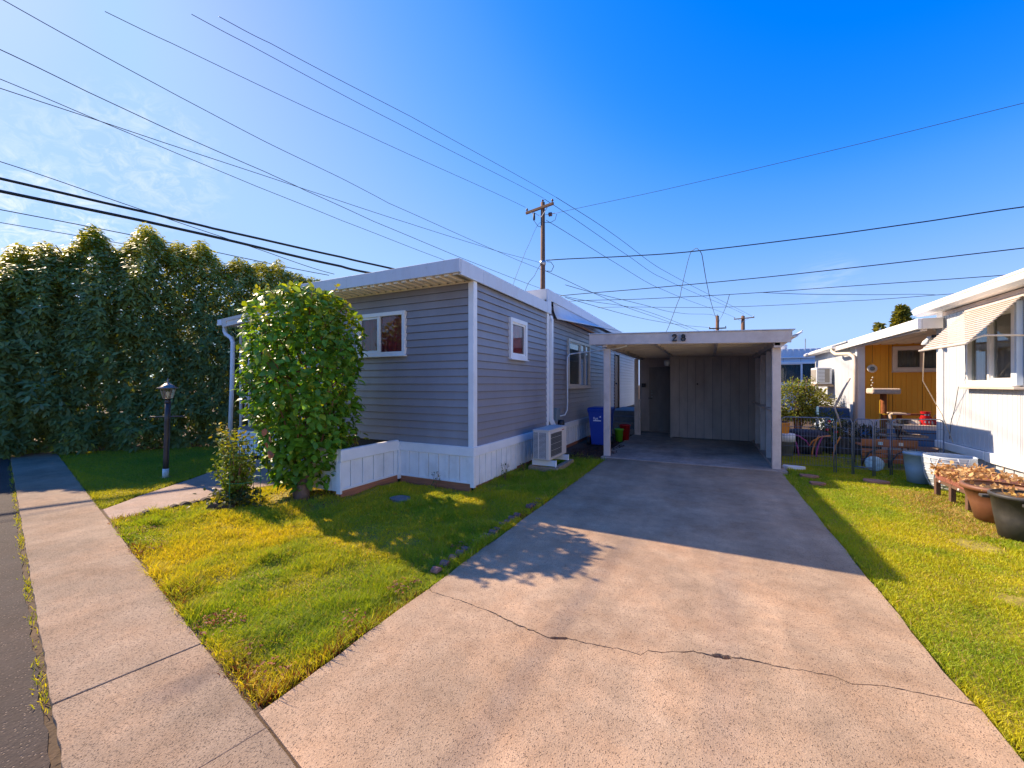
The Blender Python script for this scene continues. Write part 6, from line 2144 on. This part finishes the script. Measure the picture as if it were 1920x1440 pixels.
for key, (pts, r, lb) in W.items():
    tag(MB().tube(smooth_pts(pts), r, 6).build("overhead_wire", "wire_black" if r > .014 else "wire_grey", smooth=True, at=pts[0]), lb, "wire", "overhead wires")

# ------------------------------------------------------------------ hedge
hd = thing("hedge", "tall dark green laurel hedge filling the left side behind the lamp", "hedge", (-12, 4.5, 0))


def ray_at(px, Z):
    k = (px - 960) / 750.0
    return (Z * (k * RGT[0] + FWD[0]), Z * (k * RGT[1] + FWD[1]))


SIL = [(-300, 515), (-200, 500), (-120, 492), (-60, 506), (0, 503), (30, 474), (58, 480), (85, 470), (112, 486), (135, 470), (155, 452), (175, 436), (195, 458), (213, 478), (228, 489), (245, 462),
       (262, 446), (275, 432), (300, 456), (318, 474), (335, 466), (352, 480), (378, 462), (395, 482), (412, 501), (430, 506), (450, 492), (467, 509), (480, 503), (492, 499), (506, 513), (522, 498), (540, 520), (640, 545)]
SILX, SILY = np.array([p[0] for p in SIL], float), np.array([p[1] for p in SIL], float)


def hedge_axis(px):
    return np.interp(px, [-300, -40, 175, 275, 378, 522, 640], [8.7, 9.35, 10.15, 10.45, 11.1, 12.3, 13.4])


def hedge_top(px):
    return 1.5 + (720 - np.interp(px, SILX, SILY)) / 750.0 * hedge_axis(px)


def hedge_points(px, off):
    Z = hedge_axis(px) + off
    kk = (px - 960) / 750.0
    return Z * (kk * RGT[0] + FWD[0]), Z * (kk * RGT[1] + FWD[1])


n = 16000
px = RNG.uniform(-300, 640, n)
H = hedge_top(px)
zr = RNG.random(n) ** .85
lump = .55 * vnoise(px * .017 + zr * 1.3, zr * 4.2 - px * .006, 1.0, 63) + .45 * vnoise(px * .045 - zr * 2, zr * 9 + px * .02, 1.0, 64)
wid = 1.25 * np.sqrt(np.clip(1 - zr ** 4.5, 0, 1)) * (.72 + .62 * lump)
sel = RNG.random(n)
off = np.where(sel < .58, -wid * RNG.normal(1.0, .05, n), np.where(sel < .72, wid * RNG.uniform(.6, 1.0, n), wid * RNG.uniform(-.95, .7, n)))
x, y_ = hedge_points(px, off)
P = np.stack([x, y_, np.maximum(zr * H, .06)], 1)
tow = -np.stack([x, y_, np.zeros(n)], 1)
tow /= np.linalg.norm(tow, axis=1, keepdims=True)
D = tow * np.sign(-off)[:, None] * np.clip(1.1 - zr ** 3 * 1.0, .1, 1)[:, None] + np.array([0, 0, 1.0]) * (.55 + .8 * zr ** 3)[:, None] + RNG.normal(0, .32, (n, 3))
SP, SD, SR = [P], [D], [zr]
m_ = 1500                                                # leading shoots along the ragged top
px = RNG.uniform(-300, 640, m_)
q = RNG.random(m_) ** .7
x, y_ = hedge_points(px, RNG.normal(0, .05 + .30 * (1 - q), m_))
SP.append(np.stack([x, y_, hedge_top(px) - .62 + .62 * q], 1))
SD.append(np.stack([RNG.normal(0, .30, m_), RNG.normal(0, .30, m_), np.ones(m_)], 1))
SR.append(np.ones(m_) * .97)
bodies = []
for px_ in (-180, -60, 35, 95, 175, 275, 335, 378, 450, 490, 522, 600):
    x, y_ = hedge_points(np.array([float(px_)]), 0.0)
    bodies.append((float(x[0]), float(y_[0]), float(hedge_top(np.array([float(px_)]))[0]), 1.0))
SP, SD, SR = np.concatenate(SP), np.concatenate(SD), np.concatenate(SR)
SD /= np.linalg.norm(SD, axis=1, keepdims=True)
ns, nl = len(SP), 9
k = np.tile(np.arange(nl), ns)
sp, sd, sr = np.repeat(SP, nl, 0), np.repeat(SD, nl, 0), np.repeat(SR, nl)
side_ = np.cross(sd, np.array([.3, .2, .93]))
side_ /= np.linalg.norm(side_, axis=1, keepdims=True)
oth = np.cross(sd, side_)
ang = k * 2.4 + np.repeat(RNG.uniform(0, 6.28, ns), nl)
rad_dir = side_ * np.cos(ang)[:, None] + oth * np.sin(ang)[:, None]
pos = sp + sd * (k / nl * .26)[:, None] - sd * .06
ld = rad_dir * .95 + sd * (.45 - .0 * k)[:, None]
ld[:, 2] -= .30 + .35 * RNG.random(len(ld))
ln_ = RNG.uniform(.08, .18, len(ld))
wd = ln_ * RNG.uniform(.40, .50, len(ld))
tip_var = np.repeat(RNG.random(ns), nl)
young = np.clip((sr - .55) * 1.6, 0, 1) * (.15 + .85 * tip_var) + (RNG.random(len(ld)) < .02) * .6  # upper leaves yellowed: sunlit tops put into leaf colour, plus scattered new growth
lc = mixcol((0.185, 0.24, 0.075), (0.46, 0.45, 0.028), np.clip(young, 0, 1)) * RNG.uniform(.7, 1.35, (len(ld), 1))
rare = RNG.random(len(ld)) < .0012
lc[rare] = (.40, .26, .02)
upv = sd + np.array([0, 0, .9]) + RNG.normal(0, .15, sd.shape)
# the nearest, outermost leaves are objects of their own
zc = pos @ np.array([FWD[0], FWD[1], 0])
xc = pos @ np.array([RGT[0], RGT[1], 0])
score = zc + np.where(np.abs(xc) < zc * 1.24, 0, 99) + np.where(sr > .93, 9, 0) + RNG.random(len(zc)) * 1.2
pick = np.argsort(score)[:300]
rest = np.ones(len(pos), bool)
rest[pick] = False
V, F, C = leaves(pos[rest], ld[rest], upv[rest], ln_[rest], wd[rest], lc[rest], LEAF4_V, LEAF4_T)
fast_mesh("foliage", V, F, "leaf_hedge", hd, C, smooth=True)["kind"] = "stuff"
leaf_objects(leaf_mesh("hedge_leaf", "leaf_hedge_one"), "leaf", hd, pos[pick], ld[pick], upv[pick], ln_[pick], wd[pick])
for (x, y_, H, rad) in bodies:
    MB().tube([(x, y_, -.1), (x + .06, y_ - .04, H * .4), (x - .04, y_ + .05, H * .75), (x, y_, H - .25)], [.085, .07, .045, .012], 8).build("trunk", "bark_dark", hd, smooth=True)
    for q in range(9):
        a = q * 2.4 + x
        z = .35 + q * H * .085
        MB().tube([(x, y_, z), (x + .5 * rad * math.cos(a), y_ + .5 * rad * math.sin(a), z + .35), (x + .85 * rad * math.cos(a), y_ + .85 * rad * math.sin(a), z + .75)], [.03, .02, .008], 6).build("branch", "bark_dark", hd, smooth=True)

# ------------------------------------------------------------------ camellia in front of the planter
cb = thing("camellia_bush", "large glossy leaved camellia bush in front of the grey home's bedroom window", "bush", (-4.98, 3.62, 0))
cx, cy = -4.99, 3.66


def cam_radius(z, a):
    w = np.interp(z, [.18, .4, .8, 1.3, 1.7, 2.1, 2.45, 2.68, 2.82], [.30, .40, .54, .66, .70, .66, .56, .40, .12])
    return w * (1 + .10 * np.sin(2 * a + z * 2.1) + .12 * np.sin(5 * a + z * 4) + .16 * (vnoise(a * 1.9 + 9, z * 2.2, 1.0, 88) - .5))


n = 8200
z = RNG.uniform(.14, 2.80, n)
a = RNG.uniform(0, 2 * PI, n)
inner = RNG.random(n) < .42
rr = cam_radius(z, a) * np.where(inner, RNG.uniform(.35, .9, n), RNG.uniform(.88, 1.06, n))
thin = (z < .55) & (RNG.random(n) < .35)
gap = vnoise(a * 2.6 + 4, z * 4.2, 1.0, 91) < .30
keep = ~thin & ~(gap & ~inner & (RNG.random(n) < .6))
z, a, rr, inner = z[keep], a[keep], rr[keep], inner[keep]
n = len(z)
shx = np.interp(z, [.2, .8, 1.4, 2.8], [.05, .02, 0, .02])
pos = np.stack([cx + shx + rr * np.cos(a), cy + rr * np.sin(a), z], 1)
out = np.stack([np.cos(a), np.sin(a), np.full(n, .25)], 1)
ld = out * .55 + RNG.normal(0, .55, (n, 3))
ld[:, 2] -= .28
upv = out * 1.0 + np.array([0, 0, .75]) + RNG.normal(0, .30, (n, 3))
ln_ = RNG.uniform(.06, .14, n)
wd = ln_ * RNG.uniform(.52, .74, n)
yg = np.clip((z - 2.0) * .9, 0, 1) * RNG.random(n) + (RNG.random(n) < .10) * .5
lc = mixcol((0.14, 0.29, 0.022), (0.50, 0.49, 0.03), np.clip(yg, 0, 1)) * RNG.uniform(.65, 1.35, (n, 1))
zc = pos @ np.array([FWD[0], FWD[1], 0])
pick = np.argsort(zc + np.where(inner, 9, 0) + RNG.random(n) * .55)[:300]
rest = np.ones(n, bool)
rest[pick] = False
V, F, C = leaves(pos[rest], ld[rest], upv[rest], ln_[rest], wd[rest], lc[rest])
fast_mesh("foliage", V, F, "leaf_camellia", cb, C, smooth=True)["kind"] = "stuff"
leaf_objects(leaf_mesh("camellia_leaf", "leaf_camellia_one"), "leaf", cb, pos[pick], ld[pick], upv[pick], ln_[pick], wd[pick])
tx, ty = -4.80, 3.50
MB().tube([(tx - .02, ty, -.05), (tx, ty, .08), (tx + .02, ty + .02, .25), (cx + .12, cy, .6), (cx + .05, cy, 1.2)], [.10, .085, .065, .05, .03], 12).build("trunk", "bark", cb, smooth=True)
MB().tube([(tx - .10, ty - .02, -.03), (tx - .16, ty, .2), (tx - .24, ty + .05, .5), (cx - .25, cy, 1.1)], [.04, .035, .03, .02], 8).build("trunk", "bark", cb, smooth=True)
stray_p, stray_d = [], []
for q in range(34):
    a = q * 2.4 + .3
    z1_ = .9 + 1.95 * ((q * 11) % 34) / 34
    r1 = float(cam_radius(np.array([min(z1_, 2.7)]), np.array([a]))[0])
    r2 = r1 + random.uniform(.05, .16)
    tip = (cx + r2 * math.cos(a), cy + r2 * math.sin(a), min(z1_, 2.74) + random.uniform(.08, .22))
    MB().tube([(cx + r1 * .5 * math.cos(a), cy + r1 * .5 * math.sin(a), z1_ - .25), (cx + r1 * .9 * math.cos(a), cy + r1 * .9 * math.sin(a), min(z1_, 2.7)), tip], [.009, .007, .003], 6).build("branch", "stem", cb, smooth=True)
    for f_ in (.35, .5, .65, .8, .95, 1.0):
        stray_p.append((cx + (r1 * .9 + (r2 - r1 * .9) * f_) * math.cos(a), cy + (r1 * .9 + (r2 - r1 * .9) * f_) * math.sin(a), min(z1_, 2.7) + (tip[2] - min(z1_, 2.7)) * f_))
stray_p = np.array(stray_p)
k_ = len(stray_p)
L_ = RNG.uniform(.05, .095, k_)
V, F, C = leaves(stray_p, unit(k_) + np.array([0, 0, -.1]), unit(k_) * .5 + np.array([0, 0, 1.0]), L_, L_ * .65, mixcol((.11, .22, .02), (.40, .38, .025), RNG.random(k_)))
fast_mesh("shoot_leaves", V, F, "leaf_camellia", cb, C, smooth=True)["kind"] = "stuff"
for q in range(26):
    a = q * 2.4
    z0_ = .5 + (q % 9) * .16
    z1_ = z0_ + .55 + .5 * random.random()
    r1 = float(cam_radius(np.array([min(z1_, 2.7)]), np.array([a]))[0]) * .93
    MB().tube([(cx + .05 * math.cos(a), cy + .05 * math.sin(a), z0_), (cx + r1 * .6 * math.cos(a), cy + r1 * .6 * math.sin(a), z0_ + .25), (cx + r1 * math.cos(a), cy + r1 * math.sin(a), min(z1_, 2.72))],
              [.016, .011, .005], 6).build("branch", "stem", cb, smooth=True)
dead = [(cx + .30, cy - .72, .98), (cx + .36, cy - .70, .90), (cx + .28, cy - .72, .80), (cx + .33, cy - .7, .72), (cx + .26, cy - .66, .62)]
dv = np.array(dead)
V, F, C = leaves(dv, unit(5), unit(5), np.full(5, .10), np.full(5, .07), np.tile(np.array([[.42, .17, .09]]), (5, 1)))
fast_mesh("dead_leaf_cluster", V, F, "leaf_dry", cb, C)["kind"] = "stuff"
sp_ = thing("seedling", "small leafy plant poking above the white planter edge", "plant", (-4.75, 4.35, .52))
shrub_leaves(sp_, (-4.75, 4.30, .70), (.20, .12, .12), 34, .09, ((.08, .15, .02), (.25, .24, .03)), 12, aspect=.6)
MB().tube([(-4.75, 4.35, .52), (-4.75, 4.30, .75)], .006, 5).build("stem", "stem", sp_)

# ------------------------------------------------------------------ young rose in a green wire cage
rx, ry = -5.36, 2.98
rb = thing("rose_bush", "spindly young rose bush beside the front path", "bush", (rx, ry, 0))
tips = []
for q in range(20):
    a = q * 2.4 + .5
    h_ = .35 + .62 * ((q * 7) % 15) / 15
    sp2 = .10 + .16 * ((q * 4) % 15) / 15
    top = (rx + sp2 * math.cos(a), ry + sp2 * math.sin(a), h_)
    MB().tube([(rx + .04 * math.cos(a), ry + .04 * math.sin(a), 0), (rx + sp2 * .6 * math.cos(a), ry + sp2 * .6 * math.sin(a), h_ * .55), top], [.008, .006, .003], 6).build("cane", "stem", rb, smooth=True)
    for f in np.linspace(.18, 1, 9):
        tips.append((rx + sp2 * f * math.cos(a), ry + sp2 * f * math.sin(a), h_ * f))
tips = np.array(tips)
pp_ = np.repeat(tips, 10, 0) + RNG.normal(0, .045, (len(tips) * 10, 3))
n = len(pp_)
L_ = RNG.uniform(.035, .065, n)
yg = np.clip((pp_[:, 2] - .55) * 1.6, 0, 1)
c_ = mixcol((.17, .24, .02), (.48, .30, .035), yg * RNG.random(n)) * RNG.uniform(.6, 1.3, (n, 1))
V, F, C = leaves(pp_, unit(n), unit(n) + np.array([0, 0, .6]), L_, L_ * .62, c_)
fast_mesh("foliage", V, F, "leaf_misc", rb, C)["kind"] = "stuff"
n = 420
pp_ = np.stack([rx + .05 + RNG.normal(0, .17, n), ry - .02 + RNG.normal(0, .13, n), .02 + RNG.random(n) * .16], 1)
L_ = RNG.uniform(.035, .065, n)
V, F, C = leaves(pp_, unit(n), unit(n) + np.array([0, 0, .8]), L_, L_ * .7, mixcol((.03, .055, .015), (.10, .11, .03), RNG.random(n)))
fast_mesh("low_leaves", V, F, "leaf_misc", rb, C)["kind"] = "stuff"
cg = thing("plant_cage", "green wire plant support around the young rose", "plant support", (rx, ry + .1, 0))
for z in (.28, .62, .80):
    MB().tube([(rx + .26 * math.cos(a), ry + .08 + .22 * math.sin(a), z) for a in np.linspace(0, 2 * PI, 25)[:-1]], .004, 6, closed=True).build("hoop", "wire_green", cg, smooth=True)
for q in range(4):
    a = q * PI / 2 + .4
    MB().tube([(rx + .26 * math.cos(a), ry + .08 + .22 * math.sin(a), -.03), (rx + .26 * math.cos(a), ry + .08 + .22 * math.sin(a), .81)], .004, 6).build("stake", "wire_green", cg)

# small weeds by the skirting
for (x, y_, h_, lb) in ((-2.86, 5.55, .26, "tall weed against the white skirting near the house corner"), (-2.82, 6.15, .16, "low weed against the white skirting beside the heat pump"), (-3.55, 4.70, .22, "wispy weed in front of the corner skirting")):
    t = thing("weed", lb, "weed", (x, y_, 0))
    for q in range(4):
        a = q * 1.7
        MB().tube([(x, y_, -.02), (x + .03 * math.cos(a), y_ + .03 * math.sin(a), h_ * .6), (x + .06 * math.cos(a), y_ + .06 * math.sin(a), h_)], .0025, 5).build("stem", "stem", t)
    shrub_leaves(t, (x, y_, h_ * .6), (.06, .08, h_ * .5), 40, .03, ((.06, .10, .02), (.12, .15, .03)), 3, aspect=.5)

# ------------------------------------------------------------------ edging blocks
def edging(label, pts, mat, r, dirv):
    t = thing("lawn_edging", label, "edging", (pts[0][0], pts[0][1], 0))
    src = None
    for i, (x, y_) in enumerate(pts):
        m = MB()
        prof = [(r * math.cos(b), max(0, r * math.sin(b))) for b in np.linspace(0, PI, 9)]
        vs, fs = [], []
        for s in (-.035, .035):
            vs += [(u * dirv[0] - s * dirv[1], u * dirv[1] + s * dirv[0], zz - .01) for u, zz in prof]
        fs = [tuple(range(9)), tuple(range(17, 8, -1))] + [(k, k + 9, (k + 1) % 9 + 9, (k + 1) % 9) for k in range(9)]
        if src is None:
            m.add([(vx + x, vy + y_, vz) for vx, vy, vz in vs], fs)
            src = m.build("edging_block", mat, t, bev=.006)
            s0 = (x, y_)
        else:
            share(src, "edging_block", t, (x - s0[0], y_ - s0[1], random.uniform(-.022, .0)), rot=(random.uniform(-.1, .1), 0, 0) if False else None)
    return t


edging("row of scalloped reddish edging blocks along the left of the driveway",
       [(-1.975 + random.uniform(-.012, .012), y_) for y_ in (2.62, 2.75, 2.87, 2.98, 3.08, 3.24, 3.35, 3.45, 3.55, 3.67, 3.78, 3.90, 4.02, 4.15)], "edging", .038, (0, 1))
edging("short row of reddish edging blocks lying beside the driveway in the shade", [(-1.975, y_) for y_ in (4.48, 4.58, 4.68, 4.78, 4.88, 5.0, 5.12)], "edging", .040, (0, 1))
edging("row of dark half round stones along the front path", [(-5.79, y_) for y_ in (2.26, 2.40, 2.53, 2.64, 2.75, 2.86)], "darkstone", .062, (.05, 1))
edging("two dark rounded stones in the grass below the young rose", [(-5.36, 2.74), (-5.26, 2.84)], "darkstone", .075, (.8, .6))

# ------------------------------------------------------------------ distant trees
def far_tree(label, x, y_, h, w, n):
    t = thing("conifer_tree", label, "tree", (x, y_, 0), "distant conifers")
    MB().tube([(x, y_, 0), (x, y_, h * .9)], [.35, .08], 8).build("trunk", "bark_dark", t, smooth=True)
    z = RNG.random(n) ** .8
    a = RNG.uniform(0, 2 * PI, n)
    r = w * (1 - z) ** .55 * (.65 + .5 * vnoise(a * 2, z * 9, 1.0, 7)) * RNG.uniform(.5, 1, n) * np.clip(z * 5, .3, 1)
    P = np.stack([x + r * np.cos(a), y_ + r * np.sin(a), h * (.18 + .82 * z)], 1)
    d = np.stack([np.cos(a), np.sin(a), RNG.normal(.2, .4, n)], 1)
    L_ = RNG.uniform(.35, .7, n)
    V, F, C = leaves(P, d, unit(n), L_, L_ * .45, mixcol((.10, .13, .03), (.34, .31, .05), RNG.random(n)))
    fast_mesh("crown", V, F, "leaf_misc", t, C)["kind"] = "stuff"


far_tree("broad topped conifer rising over the ochre home's roof", 19.4, 59.7, 10.1, 1.35, 2600)
far_tree("small pointed conifer left of the broad topped conifer", 19.1, 65.2, 9.1, .6, 700)
